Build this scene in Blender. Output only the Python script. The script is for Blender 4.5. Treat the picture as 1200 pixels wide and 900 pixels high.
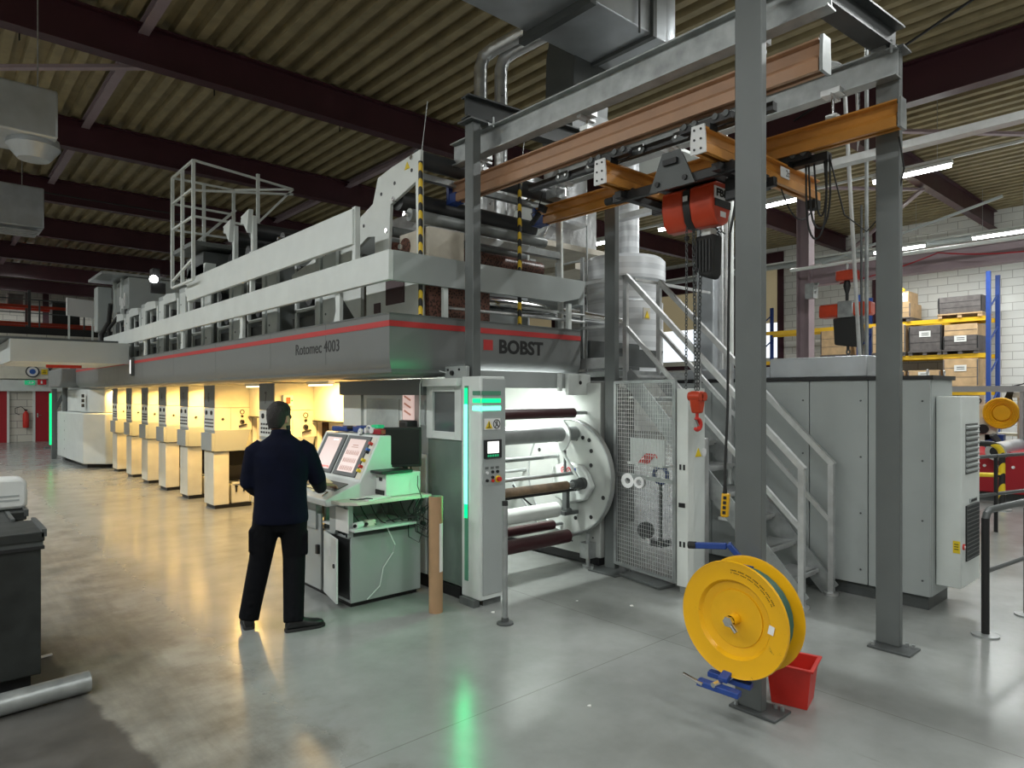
import bpy, bmesh, math, random
from mathutils import Vector, Matrix
from math import pi, sin, cos, radians, atan2, sqrt
random.seed(7)
S = bpy.context.scene
COL = S.collection
for o in list(bpy.data.objects): bpy.data.objects.remove(o)

# ------------------------------------------------------------------ camera
CAM_H = 1.8
YAW = radians(41.52)
cam = bpy.data.cameras.new('camera'); co = bpy.data.objects.new('camera', cam); COL.objects.link(co)
co.location = (0, 0, CAM_H)
co.rotation_euler = (radians(90), 0, -YAW)
cam.sensor_width = 36.0; cam.lens = 36.0*784/1200; cam.shift_y = 13/1200
cam.clip_end = 300
S.camera = co

# ------------------------------------------------------------------ light level
S.view_settings.view_transform = 'Standard'
S.view_settings.look = 'None'
S.view_settings.gamma = 1.0
S.view_settings.use_curve_mapping = False
S.view_settings.exposure = 0.28
w = bpy.data.worlds.new('world'); S.world = w; w.use_nodes = True
w.node_tree.nodes['Background'].inputs[0].default_value = (.62, .68, .74, 1)
w.node_tree.nodes['Background'].inputs[1].default_value = .11
LAMP_W = 105      # watts of one fluorescent fitting
HALL = (.97, 1.0, .985)

def area(name, loc, rot, sx, sy, power, color, spread=180):
    l = bpy.data.lights.new(name, 'AREA'); l.shape = 'RECTANGLE'; l.size = sx; l.size_y = sy
    l.energy = power; l.color = color; l.spread = radians(spread)
    o = bpy.data.objects.new(name, l); COL.objects.link(o); o.location = loc; o.rotation_euler = rot
    return o

# ------------------------------------------------------------------ materials
def mat(name, col, rough=.5, metal=0, noise=0, nscale=6, bump=0, bscale=40, emit=None, es=0, spec=.5, coat=0, alpha=None, trans=0):
    m = bpy.data.materials.new(name); m.use_nodes = True
    nt = m.node_tree; b = nt.nodes['Principled BSDF']
    b.inputs['Base Color'].default_value = (*col, 1); b.inputs['Roughness'].default_value = rough
    b.inputs['Metallic'].default_value = metal; b.inputs['Specular IOR Level'].default_value = spec
    if coat: b.inputs['Coat Weight'].default_value = coat
    if trans: b.inputs['Transmission Weight'].default_value = trans
    if alpha is not None: b.inputs['Alpha'].default_value = alpha
    if emit: b.inputs['Emission Color'].default_value = (*emit, 1); b.inputs['Emission Strength'].default_value = es
    tc = nt.nodes.new('ShaderNodeTexCoord')
    if noise:
        n = nt.nodes.new('ShaderNodeTexNoise'); n.inputs['Scale'].default_value = nscale; n.inputs['Detail'].default_value = 6
        nt.links.new(tc.outputs['Object'], n.inputs['Vector'])
        r = nt.nodes.new('ShaderNodeValToRGB')
        r.color_ramp.elements[0].position = .3; r.color_ramp.elements[1].position = .7
        r.color_ramp.elements[0].color = (*[c*(1-noise) for c in col], 1); r.color_ramp.elements[1].color = (*[min(1, c*(1+noise*.6)) for c in col], 1)
        nt.links.new(n.outputs[0], r.inputs[0]); nt.links.new(r.outputs[0], b.inputs['Base Color'])
        mr = nt.nodes.new('ShaderNodeMapRange'); mr.inputs[3].default_value = max(.05, rough-.08); mr.inputs[4].default_value = min(1, rough+.1)
        nt.links.new(n.outputs[0], mr.inputs[0]); nt.links.new(mr.outputs[0], b.inputs['Roughness'])
    if bump:
        n2 = nt.nodes.new('ShaderNodeTexNoise'); n2.inputs['Scale'].default_value = bscale
        nt.links.new(tc.outputs['Object'], n2.inputs['Vector'])
        bp = nt.nodes.new('ShaderNodeBump'); bp.inputs['Strength'].default_value = bump; bp.inputs['Distance'].default_value = .02
        nt.links.new(n2.outputs[0], bp.inputs['Height']); nt.links.new(bp.outputs[0], b.inputs['Normal'])
    return m

def block_mat(name, c1, c2, mortar, bw=.55, bh=.28, axis='x', rough=.8):
    """painted block masonry; axis = the wall's normal"""
    m = bpy.data.materials.new(name); m.use_nodes = True; nt = m.node_tree; b = nt.nodes['Principled BSDF']
    tc = nt.nodes.new('ShaderNodeTexCoord'); sp = nt.nodes.new('ShaderNodeSeparateXYZ'); cb = nt.nodes.new('ShaderNodeCombineXYZ')
    nt.links.new(tc.outputs['Object'], sp.inputs[0])
    nt.links.new(sp.outputs['Y' if axis == 'x' else 'X'], cb.inputs[0]); nt.links.new(sp.outputs['Z'], cb.inputs[1])
    br = nt.nodes.new('ShaderNodeTexBrick'); br.inputs['Scale'].default_value = 1
    br.inputs['Brick Width'].default_value = bw; br.inputs['Row Height'].default_value = bh; br.inputs['Mortar Size'].default_value = .012
    br.inputs['Color1'].default_value = (*c1, 1); br.inputs['Color2'].default_value = (*c2, 1); br.inputs['Mortar'].default_value = (*mortar, 1)
    nt.links.new(cb.outputs[0], br.inputs['Vector'])
    nt.links.new(br.outputs[0], b.inputs['Base Color']); b.inputs['Roughness'].default_value = rough
    bp = nt.nodes.new('ShaderNodeBump'); bp.inputs['Strength'].default_value = .4; bp.inputs['Distance'].default_value = .01; bp.invert = True
    nt.links.new(br.outputs[1], bp.inputs['Height']); nt.links.new(bp.outputs[0], b.inputs['Normal'])
    return m

def floor_mat():
    """grey floor paint, worn along the traffic lane and bare dark concrete left of it"""
    m = bpy.data.materials.new('painted_concrete'); m.use_nodes = True; nt = m.node_tree; b = nt.nodes['Principled BSDF']
    N = nt.nodes.new; L = nt.links.new
    tc = N('ShaderNodeTexCoord'); sep = N('ShaderNodeSeparateXYZ'); L(tc.outputs['Object'], sep.inputs[0])
    def noise(scale, detail, rough=.6, stretch=None, rz=0):
        n = N('ShaderNodeTexNoise'); n.inputs['Scale'].default_value = scale; n.inputs['Detail'].default_value = detail; n.inputs['Roughness'].default_value = rough
        mp = N('ShaderNodeMapping'); mp.inputs['Scale'].default_value = stretch or (1, 1, 1); mp.inputs['Rotation'].default_value = (0, 0, rz)
        L(tc.outputs['Object'], mp.inputs[0]); L(mp.outputs[0], n.inputs['Vector']); return n.outputs[0]
    def ramp(src, p0, c0, p1, c1):
        r = N('ShaderNodeValToRGB'); e = r.color_ramp.elements; e[0].position = p0; e[0].color = (*c0, 1); e[1].position = p1; e[1].color = (*c1, 1); L(src, r.inputs[0]); return r.outputs[0]
    def math_(op, a_, b_):
        q = N('ShaderNodeMath'); q.operation = op
        for i, v in enumerate((a_, b_)):
            if isinstance(v, (int, float)): q.inputs[i].default_value = v
            else: L(v, q.inputs[i])
        return q.outputs[0]
    def mix(f, c1, c2, blend='MIX'):
        q = N('ShaderNodeMix'); q.data_type = 'RGBA'; q.blend_type = blend
        for k_, v in ((0, f), (6, c1), (7, c2)):
            if isinstance(v, (int, float)): q.inputs[k_].default_value = v
            elif isinstance(v, tuple): q.inputs[k_].default_value = (*v, 1)
            else: L(v, q.inputs[k_])
        return q.outputs[2]
    big = noise(.5, 5); mid = noise(2.6, 7, .65); fine = noise(14, 6, .6)
    paint = ramp(big, .32, (.25, .262, .253), .68, (.335, .35, .336))
    paint = mix(.35, paint, ramp(mid, .35, (.66, .66, .64), .6, (1, 1, 1)), 'MULTIPLY')
    worn = ramp(mid, .36, (.155, .147, .127), .62, (.31, .297, .262))
    worn = mix(.5, worn, ramp(noise(3, 8, .7, (4.5, .6, 1), .1), .4, (.6, .58, .55), .62, (1, 1, 1)), 'MULTIPLY')
    bare = ramp(mid, .3, (.055, .052, .048), .7, (.12, .115, .108))
    wob = math_('MULTIPLY', math_('SUBTRACT', mid, .5), 1.3)
    lane = N('ShaderNodeMapRange'); lane.inputs[1].default_value = 1.75; lane.inputs[2].default_value = 1.25; L(math_('ADD', sep.outputs[0], wob), lane.inputs[0])
    edge = N('ShaderNodeMapRange'); edge.inputs[1].default_value = .72; edge.inputs[2].default_value = .68
    near = N('ShaderNodeMapRange'); near.inputs[1].default_value = 6.2; near.inputs[2].default_value = 5.6; L(sep.outputs[1], near.inputs[0])
    L(math_('ADD', math_('ADD', sep.outputs[0], math_('MULTIPLY', wob, .12)), math_('MULTIPLY', math_('SUBTRACT', sep.outputs[1], 5.2), .10)), edge.inputs[0])
    col = mix(math_('MULTIPLY', lane.outputs[0], .85), paint, worn)
    col = mix(math_('MULTIPLY', edge.outputs[0], near.outputs[0]), col, bare)
    scr = ramp(noise(2.2, 10, .75, (3.5, .35, 1), -.55), .64, (1, 1, 1), .70, (.62, .61, .58))
    col = mix(.5, col, scr, 'MULTIPLY')
    br = N('ShaderNodeTexBrick'); br.offset = 0; br.inputs['Scale'].default_value = 1; br.inputs['Brick Width'].default_value = 5; br.inputs['Row Height'].default_value = 5
    br.inputs['Mortar Size'].default_value = .004; br.inputs['Color1'].default_value = (1, 1, 1, 1); br.inputs['Color2'].default_value = (1, 1, 1, 1); br.inputs['Mortar'].default_value = (.6, .58, .56, 1)
    mp3 = N('ShaderNodeMapping'); mp3.inputs['Location'].default_value = (.9, 2.05, 0); L(tc.outputs['Object'], mp3.inputs[0]); L(mp3.outputs[0], br.inputs['Vector'])
    col = mix(.8, col, br.outputs[0], 'MULTIPLY'); L(col, b.inputs['Base Color'])
    mr = N('ShaderNodeMapRange'); mr.inputs[1].default_value = .3; mr.inputs[2].default_value = .7; mr.inputs[3].default_value = .17; mr.inputs[4].default_value = .27; L(mid, mr.inputs[0])
    L(math_('ADD', mr.outputs[0], math_('MULTIPLY', math_('MAXIMUM', lane.outputs[0], 0), .16)), b.inputs['Roughness'])
    bp = N('ShaderNodeBump'); bp.inputs['Strength'].default_value = .06; bp.inputs['Distance'].default_value = .01; L(noise(2.2, 3), bp.inputs['Height']); L(bp.outputs[0], b.inputs['Normal'])
    return m

M = {}
M['floor'] = floor_mat()
M['deck'] = mat('roof_deck', (.30, .245, .135), .6, 0, .22, 3)
M['maroon'] = mat('maroon_steel', (.050, .011, .018), .45, 0, .15, 2)
M['mauve'] = mat('mauve_steel', (.30, .23, .25), .5, 0, .1, 3)
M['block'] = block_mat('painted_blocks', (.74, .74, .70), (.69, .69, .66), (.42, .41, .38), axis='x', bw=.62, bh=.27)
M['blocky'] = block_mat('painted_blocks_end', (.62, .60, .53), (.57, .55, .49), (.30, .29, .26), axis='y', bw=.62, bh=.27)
M['dark_steel'] = mat('dark_grey_steel', (.09, .098, .098), .42, .2, .1, 5)
M['black_steel'] = mat('blackish_steel', (.045, .05, .052), .4, 0, .1, 5)
M['grey_paint'] = mat('grey_machine_paint', (.125, .137, .135), .4, 0, .06, 4)
M['tray'] = mat('tray_grey', (.175, .184, .182), .42, 0, .06, 3)
M['light_grey'] = mat('light_grey_paint', (.68, .72, .70), .4, 0, .06, 4)
M['white_paint'] = mat('white_paint', (.74, .77, .74), .38, 0, .05, 5)
M['cab_grey'] = mat('cabinet_grey', (.37, .40, .395), .4, 0, .04, 3)
M['cream'] = mat('cream_paint', (.72, .70, .60), .45, 0, .08, 6)
M['black'] = mat('black_plastic', (.012, .012, .013), .45)
M['black_board'] = mat('black_board', (.022, .025, .024), .38, 0, .3, 9)
M['rubber'] = mat('rubber', (.02, .02, .02), .75)
M['red_stripe'] = mat('red_stripe', (.50, .035, .035), .45)
M['red'] = mat('red_paint', (.62, .03, .02), .4, 0, .12, 7)
M['red_door'] = mat('red_door_paint', (.36, .012, .022), .4)
M['orange'] = mat('orange_crane_paint', (.56, .24, .045), .35, 0, .12, 6)
M['tan_rail'] = mat('tan_rail_paint', (.43, .24, .14), .4, 0, .1, 6)
M['hoist_red'] = mat('hoist_orange_red', (.52, .05, .015), .33, 0, .1, 8)
M['yellow'] = mat('yellow_paint', (.80, .43, .008), .35, 0, .10, 5)
M['rack_yellow'] = mat('rack_yellow', (.85, .50, .02), .4)
M['blue'] = mat('blue_paint', (.02, .06, .27), .4, 0, .1, 8)
M['galv'] = mat('galvanised_steel', (.40, .42, .42), .38, .6, .25, 9)
M['alu'] = mat('aluminium', (.66, .67, .67), .36, .65, .12, 12)
M['chrome'] = mat('chrome', (.75, .75, .75), .14, 1)
M['foil'] = mat('foil_insulation', (.72, .73, .74), .30, .75, .15, 6, bump=.7, bscale=9)
M['wool'] = mat('beige_insulation_board', (.62, .57, .48), .7, 0, .15, 5, bump=.2, bscale=14)
M['duct'] = mat('duct_sheet', (.50, .53, .56), .36, .6, .15, 3)
M['roller_maroon'] = mat('maroon_rubber_roller', (.05, .012, .015), .35)
M['roller_grey'] = mat('grey_roller', (.25, .27, .265), .35, 0, .1, 9)
M['roller_dark'] = mat('dark_roller', (.035, .036, .038), .4)
M['roller_brown'] = mat('brown_core', (.22, .15, .09), .5, 0, .3, 14)
M['cardboard'] = mat('cardboard', (.42, .26, .14), .75, 0, .08, 8)
M['paper'] = mat('paper', (.80, .80, .77), .8)
M['wood'] = mat('pale_wood', (.58, .39, .21), .65, 0, .18, 5)
M['wood_dark'] = mat('dark_weathered_wood', (.13, .115, .11), .75, 0, .3, 6)
M['wood_board'] = mat('brown_board', (.26, .19, .12), .6, 0, .2, 6)
M['disc_grey'] = mat('disc_paint', (.46, .48, .46), .35, .15, .06, 5)
M['glass'] = mat('clear_glass', (.8, .9, .88), .06, 0, trans=1.0, spec=.5)
M['grey_glass'] = mat('grey_window', (.10, .115, .12), .12, 0, spec=.7)
M['green_glass'] = mat('tinted_panel', (.16, .21, .185), .2, 0, .12, 4)
M['blind'] = mat('cream_blind', (.55, .47, .29), .8, emit=(1, .82, .5), es=.10)
M['day'] = mat('daylight_window', (.5, .55, .6), .5, emit=(.86, .93, 1), es=1.0, noise=0)
M['tube'] = mat('fluorescent_tube', (1, 1, 1), .4, emit=(.95, 1, .98), es=16)
M['warm_tube'] = mat('warm_tube', (1, 1, 1), .4, emit=(1, .74, .34), es=5)
M['led_cyan'] = mat('cyan_led', (.3, 1, .9), .4, emit=(.10, 1, .62), es=2.4)
M['led_green'] = mat('green_led', (0, .8, .3), .4, emit=(.0, 1, .28), es=.9)
M['led_off'] = mat('led_off', (.10, .30, .2), .3)
M['navy'] = mat('navy_fleece', (.004, .0055, .016), .95, 0, .2, 9, bump=.5, bscale=9, spec=.15)
M['trousers'] = mat('black_work_cloth', (.004, .0045, .006), .9, 0, .2, 9, bump=.6, bscale=12, spec=.15)
M['shoe'] = mat('black_leather', (.008, .008, .009), .4)
M['skin'] = mat('skin', (.42, .23, .16), .55)
M['hair'] = mat('dark_hair', (.012, .009, .008), .5, 0, .3, 60, bump=.6, bscale=120)
M['sign_y'] = mat('sign_yellow', (.85, .62, .02), .5)
M['sign_w'] = mat('sign_white', (.8, .8, .8), .5)
M['sign_g'] = mat('sign_green', (.01, .30, .12), .5, emit=(.05, .8, .35), es=.25)
M['sign_r'] = mat('sign_red', (.65, .02, .03), .5)
M['sign_b'] = mat('sign_blue', (.03, .12, .45), .5)
M['screen_pink'] = mat('screen_a', (.3, .25, .24), .25, emit=(.80, .58, .52), es=.55)
M['screen_red'] = mat('screen_red', (.5, .1, .08), .25, emit=(.9, .12, .08), es=.7)
M['screen_w'] = mat('screen_white', (.6, .6, .6), .25, emit=(1, 1, .95), es=.9)
M['screen_brown'] = mat('screen_brown', (.2, .1, .08), .3, emit=(.4, .16, .10), es=.5)
M['jug'] = mat('translucent_plastic', (.70, .72, .70), .35, 0, .04, 6)

def web_mat():
    m = bpy.data.materials.new('printed_web'); m.use_nodes = True; nt = m.node_tree; b = nt.nodes['Principled BSDF']
    tc = nt.nodes.new('ShaderNodeTexCoord'); v = nt.nodes.new('ShaderNodeTexVoronoi'); v.inputs['Scale'].default_value = 42
    nt.links.new(tc.outputs['Object'], v.inputs['Vector'])
    r = nt.nodes.new('ShaderNodeValToRGB'); e = r.color_ramp.elements
    e[0].position = .28; e[0].color = (.03, .015, .012, 1); e[1].position = .55; e[1].color = (.17, .075, .055, 1)
    nt.links.new(v.outputs['Distance'], r.inputs[0]); nt.links.new(r.outputs[0], b.inputs['Base Color']); b.inputs['Roughness'].default_value = .35
    return m
M['web'] = web_mat()

def stripe_mat(name, ca, cb, scale, direction='z', diag=True):
    m = bpy.data.materials.new(name); m.use_nodes = True; nt = m.node_tree; b = nt.nodes['Principled BSDF']
    tc = nt.nodes.new('ShaderNodeTexCoord'); sp = nt.nodes.new('ShaderNodeSeparateXYZ'); nt.links.new(tc.outputs['Object'], sp.inputs[0])
    a = nt.nodes.new('ShaderNodeMath'); a.operation = 'ADD'
    nt.links.new(sp.outputs[{'x': 'X', 'y': 'Y', 'z': 'Z'}[direction]], a.inputs[0])
    if diag:
        q = nt.nodes.new('ShaderNodeMath'); q.operation = 'ADD'; nt.links.new(sp.outputs['X'], q.inputs[0]); nt.links.new(sp.outputs['Y'], q.inputs[1])
        nt.links.new(q.outputs[0], a.inputs[1])
    else: a.inputs[1].default_value = 0
    mu = nt.nodes.new('ShaderNodeMath'); mu.operation = 'MULTIPLY'; mu.inputs[1].default_value = scale; nt.links.new(a.outputs[0], mu.inputs[0])
    fr = nt.nodes.new('ShaderNodeMath'); fr.operation = 'FRACT'; nt.links.new(mu.outputs[0], fr.inputs[0])
    gt = nt.nodes.new('ShaderNodeMath'); gt.operation = 'GREATER_THAN'; gt.inputs[1].default_value = .5; nt.links.new(fr.outputs[0], gt.inputs[0])
    mx = nt.nodes.new('ShaderNodeMix'); mx.data_type = 'RGBA'; nt.links.new(gt.outputs[0], mx.inputs[0]); mx.inputs[6].default_value = (*ca, 1); mx.inputs[7].default_value = (*cb, 1)
    nt.links.new(mx.outputs[2], b.inputs['Base Color']); b.inputs['Roughness'].default_value = .5
    return m
M['hazard'] = stripe_mat('hazard_stripes', (.75, .5, .02), (.015, .015, .015), 7)
M['hazard_big'] = stripe_mat('hazard_bands', (.80, .58, .02), (.015, .015, .015), 3.1)
M['wrap'] = stripe_mat('banded_foil', (.80, .82, .85), (.66, .68, .71), 7, 'z', False)
for _n in ('wrap',):
    _b = M[_n].node_tree.nodes['Principled BSDF']; _b.inputs['Metallic'].default_value = .25; _b.inputs['Roughness'].default_value = .32

# ------------------------------------------------------------------ mesh builder
ORG = {}
EACH = set('flange hanger wheel push_button anchor_bolt louvre rung peg post upright plug ear_cup sheave_cover shelf_beam deck_panel lamp_tube cross_bar wall_bracket cap_screw stringer end_rail rail_frame rail rail_post clamp gauge valve slot side_panel inner_shelf service_rail door_screw sheets tape strut stilt foot mesh_rail hand_rail kick_rail block joint hole panel_bolt plate_bolt knob bolt'.split())
class MB:
    def __init__(s): s.v = []; s.f = []; s.mi = []; s.runs = []
    def add(s, vs, fs, m=0):
        k = len(s.v); s.runs.append((k, len(s.f))); s.v += [Vector(p) for p in vs]
        for f in fs: s.f.append([k+i for i in f]); s.mi.append(m)
        return s
    def box(s, x0, x1, y0, y1, z0, z1, m=0):
        return s.add([(x0,y0,z0),(x1,y0,z0),(x1,y1,z0),(x0,y1,z0),(x0,y0,z1),(x1,y0,z1),(x1,y1,z1),(x0,y1,z1)],
              [(0,3,2,1),(4,5,6,7),(0,1,5,4),(1,2,6,5),(2,3,7,6),(3,0,4,7)], m)
    def obox(s, c, size, R=Matrix.Identity(3), m=0):
        c = Vector(c); a, b, d = [q/2 for q in size]
        vs = [c + R @ Vector(p) for p in ((-a,-b,-d),(a,-b,-d),(a,b,-d),(-a,b,-d),(-a,-b,d),(a,-b,d),(a,b,d),(-a,b,d))]
        return s.add(vs, [(0,3,2,1),(4,5,6,7),(0,1,5,4),(1,2,6,5),(2,3,7,6),(3,0,4,7)], m)
    def bar(s, p0, p1, wd, h, m=0, up=(0,0,1)):
        p0 = Vector(p0); p1 = Vector(p1); d = (p1-p0); L = d.length; d.normalize(); u = Vector(up)
        if abs(d.dot(u)) > .98: u = Vector((0,1,0))
        r = d.cross(u).normalized(); u = r.cross(d)
        return s.obox((p0+p1)/2, (L, wd, h), Matrix((d, r, u)).transposed(), m)
    def cyl(s, p0, p1, r0, r1=None, n=16, m=0, caps=True):
        r1 = r0 if r1 is None else r1
        p0 = Vector(p0); p1 = Vector(p1); d = (p1-p0).normalized(); u = Vector((0,0,1)) if abs(d.z) < .9 else Vector((1,0,0))
        a = d.cross(u).normalized(); b = d.cross(a)
        vs = [p0 + (a*cos(2*pi*i/n)+b*sin(2*pi*i/n))*r0 for i in range(n)] + [p1 + (a*cos(2*pi*i/n)+b*sin(2*pi*i/n))*r1 for i in range(n)]
        fs = [(i, (i+1)%n, n+(i+1)%n, n+i) for i in range(n)]
        if caps: fs += [tuple(range(n))[::-1], tuple(range(n, 2*n))]
        return s.add(vs, fs, m)
    def tube(s, pts, r, n=8, m=0, closed=False):
        pts = [Vector(p) for p in pts]; k = len(pts); prev = None; vs = []
        for i, p in enumerate(pts):
            if closed: d = pts[(i+1)%k]-pts[i-1]
            else: d = pts[min(i+1, k-1)]-pts[max(i-1, 0)]
            d.normalize()
            if prev is None:
                u = Vector((0,0,1)) if abs(d.z) < .9 else Vector((1,0,0)); a = d.cross(u).normalized()
            else: a = (prev - d*prev.dot(d)).normalized()
            prev = a; b = d.cross(a)
            rr = r[i] if isinstance(r, (list, tuple)) else r
            vs += [p+(a*cos(2*pi*j/n)+b*sin(2*pi*j/n))*rr for j in range(n)]
        fs = []
        for i in range(k if closed else k-1):
            for j in range(n):
                q = (i+1)%k
                fs.append((i*n+j, i*n+(j+1)%n, q*n+(j+1)%n, q*n+j))
        if not closed: fs += [tuple(range(n))[::-1], tuple(range((k-1)*n, k*n))]
        return s.add(vs, fs, m)
    def prism(s, pts, ax, a, b, m=0):
        """polygon extruded along ax; pts hold the two other coordinates in x,y,z order"""
        def P(q, t): return {'x': (t, q[0], q[1]), 'y': (q[0], t, q[1]), 'z': (q[0], q[1], t)}[ax]
        n = len(pts)
        return s.add([P(q, a) for q in pts]+[P(q, b) for q in pts], [tuple(range(n)), tuple(range(n, 2*n))[::-1]]+[(i, (i+1)%n, n+(i+1)%n, n+i) for i in range(n)], m)
    def lathe(s, c, axis, prof, n=32, m=0):
        """prof: (radius, distance along axis)"""
        c = Vector(c); d = Vector(axis).normalized(); u = Vector((0,0,1)) if abs(d.z) < .9 else Vector((1,0,0))
        a = d.cross(u).normalized(); b = d.cross(a); vs = []
        for r, h in prof: vs += [c+d*h+(a*cos(2*pi*i/n)+b*sin(2*pi*i/n))*max(r, 1e-4) for i in range(n)]
        fs = []
        for k in range(len(prof)-1):
            for i in range(n): fs.append((k*n+i, k*n+(i+1)%n, (k+1)*n+(i+1)%n, (k+1)*n+i))
        return s.add(vs, fs, m)
    def ibeam(s, p0, p1, h, wd, tf=.02, tw=.012, m=0, up=(0,0,1)):
        p0 = Vector(p0); p1 = Vector(p1); u = Vector(up)
        d = (p1-p0).normalized(); r = d.cross(u).normalized(); u2 = r.cross(d)
        for k in (1, -1): s.bar(p0+u2*(k*(h-tf)/2), p1+u2*(k*(h-tf)/2), wd, tf, m, up)
        s.bar(p0, p1, tw, h-2*tf, m, up)
        return s
    def sphere(s, c, r, n=12, m=0, sc=(1,1,1)):
        c = Vector(c); vs = []; k = n//2
        for i in range(1, k):
            t = pi*i/k
            for j in range(n): vs.append(c+Vector((r*sc[0]*sin(t)*cos(2*pi*j/n), r*sc[1]*sin(t)*sin(2*pi*j/n), r*sc[2]*cos(t))))
        top = len(vs); vs += [c+Vector((0,0,r*sc[2])), c-Vector((0,0,r*sc[2]))]
        fs = [(i*n+j, i*n+(j+1)%n, (i+1)*n+(j+1)%n, (i+1)*n+j) for i in range(k-2) for j in range(n)]
        fs += [(top, j, (j+1)%n)[::-1] for j in range(n)] + [(top+1, (k-2)*n+(j+1)%n, (k-2)*n+j)[::-1] for j in range(n)]
        return s.add(vs, fs, m)
    def build(s, name, mats, parent=None, bevel=0, flat=False, recalc=True):
        if parent and name in EACH and len(s.runs) > 1:      # every one of these is a part of its own
            first = None; ends = s.runs[1:]+[(len(s.v), len(s.f))]
            for (k0, f0), (k1, f1) in zip(s.runs, ends):
                q = MB(); q.v = s.v[k0:k1]; q.f = [[i-k0 for i in f] for f in s.f[f0:f1]]; q.mi = s.mi[f0:f1]
                o = q.build(name, mats, parent, bevel, flat, recalc); first = first or o
            return first
        if not isinstance(mats, (list, tuple)): mats = [mats]
        o0 = ORG.get(parent.name, Vector((0,0,0))) if parent else Vector((0,0,0))
        me = bpy.data.meshes.new(name); me.from_pydata([v-o0 for v in s.v], [], s.f)
        for q in mats: me.materials.append(M[q] if isinstance(q, str) else q)
        for p, k in zip(me.polygons, s.mi): p.material_index = k
        if recalc:
            bm = bmesh.new(); bm.from_mesh(me); bmesh.ops.recalc_face_normals(bm, faces=bm.faces); bm.to_mesh(me); bm.free()
        if not flat:
            me.polygons.foreach_set('use_smooth', [True]*len(me.polygons)); me.set_sharp_from_angle(angle=radians(35))
        o = bpy.data.objects.new(name, me); COL.objects.link(o)
        if parent: o.parent = parent
        ORG[o.name] = o0
        if bevel:
            b = o.modifiers.new('bevel', 'BEVEL'); b.width = bevel; b.segments = 2; b.limit_method = 'ANGLE'; b.angle_limit = radians(40)
        return o

def tag(o, label=None, cat=None, group=None, kind=None):
    if label: o['label'] = label
    if cat: o['category'] = cat
    if group: o['group'] = group
    if kind: o['kind'] = kind
    return o
def thing(name, loc, label, cat, group=None):
    o = bpy.data.objects.new(name, None); COL.objects.link(o); o.location = loc; o.empty_display_size = .1
    ORG[o.name] = Vector(loc)
    return tag(o, label, cat, group)
def single(mb, name, mats, label, cat, group=None, base=None, **k):
    """a thing that is one mesh, origin at its base"""
    if base is None:
        n = len(s_ := mb.v); base = Vector((sum(p.x for p in s_)/n, sum(p.y for p in s_)/n, min(p.z for p in s_)))
    base = Vector(base); mb.v = [p-base for p in mb.v]
    o = mb.build(name, mats, None, **k); o.location = base; ORG[o.name] = base
    return tag(o, label, cat, group)
def struct(mb, name, mats, parent=None, **k):
    o = mb.build(name, mats, parent, **k)
    if not parent: o['kind'] = 'structure'
    return o
def dup(root, delta, label=None, group=None, rz=None):
    r = root.copy(); COL.objects.link(r); r.location = Vector(root.location)+Vector(delta)
    ORG[r.name] = Vector(r.location)
    if rz is not None: r.rotation_euler.z = rz
    if label: r['label'] = label
    if group: r['group'] = group
    for ch in list(root.children):
        c = ch.copy(); COL.objects.link(c); c.parent = r; ORG[c.name] = ORG[r.name]
        for g in list(ch.children):
            d = g.copy(); COL.objects.link(d); d.parent = c
    return r
def text(name, s, size, loc, xdir, ydir, material, parent, extrude=.002, sx=1.0, offset=0, shear=0, fit=None):
    cu = bpy.data.curves.new(name, 'FONT'); cu.body = s; cu.size = size; cu.extrude = extrude; cu.offset = offset; cu.shear = shear
    cu.align_x = 'LEFT'; cu.resolution_u = 3
    t = bpy.data.objects.new(name+'_tmp', cu); COL.objects.link(t)
    bpy.context.view_layer.update()
    dg = bpy.context.evaluated_depsgraph_get(); me = bpy.data.meshes.new_from_object(t.evaluated_get(dg))
    bpy.data.objects.remove(t)
    if fit:
        xs = [v.co.x for v in me.vertices]; sx = fit/(max(xs)-min(xs))
    X = Vector(xdir).normalized(); Y = Vector(ydir).normalized(); Z = X.cross(Y); o0 = ORG.get(parent.name, Vector())
    for v in me.vertices: v.co = Vector(loc)+X*(v.co.x*sx)+Y*v.co.y+Z*v.co.z-o0
    me.materials.clear(); me.materials.append(M[material]); me.name = name
    o = bpy.data.objects.new(name, me); COL.objects.link(o); o.parent = parent; ORG[o.name] = o0
    return o
UX, UY, UZ = Vector((1,0,0)), Vector((0,1,0)), Vector((0,0,1))
def rot(axis, deg): return Matrix.Rotation(radians(deg), 3, axis)
def arc(c, r, a0, a1, n, u, v):
    c = Vector(c); return [c+Vector(u)*r*cos(radians(a0+(a1-a0)*i/n))+Vector(v)*r*sin(radians(a0+(a1-a0)*i/n)) for i in range(n+1)]
def catenary(p0, p1, sag, n=14):
    p0 = Vector(p0); p1 = Vector(p1)
    return [p0.lerp(p1, i/n)-Vector((0,0,sag*4*(i/n)*(1-i/n))) for i in range(n+1)]
def chain(p0, p1, link=.035, r=.0045, wd=.011):
    """oval links, alternate ones turned a quarter"""
    p0 = Vector(p0); p1 = Vector(p1); d = (p1-p0); L = d.length; d.normalize(); a = d.cross(UX if abs(d.x) < .9 else UY).normalized(); b = d.cross(a)
    mb = MB(); n = max(1, int(L/(link*.78)))
    for i in range(n):
        c = p0+d*(L*(i+.5)/n); s = a if i % 2 else b; h = link/2-wd
        pts = arc(c+d*h, wd, 0, 180, 4, s, d)+arc(c-d*h, wd, 180, 360, 4, s, d)
        mb.tube(pts, r, 5, closed=True)
    return mb
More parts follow.
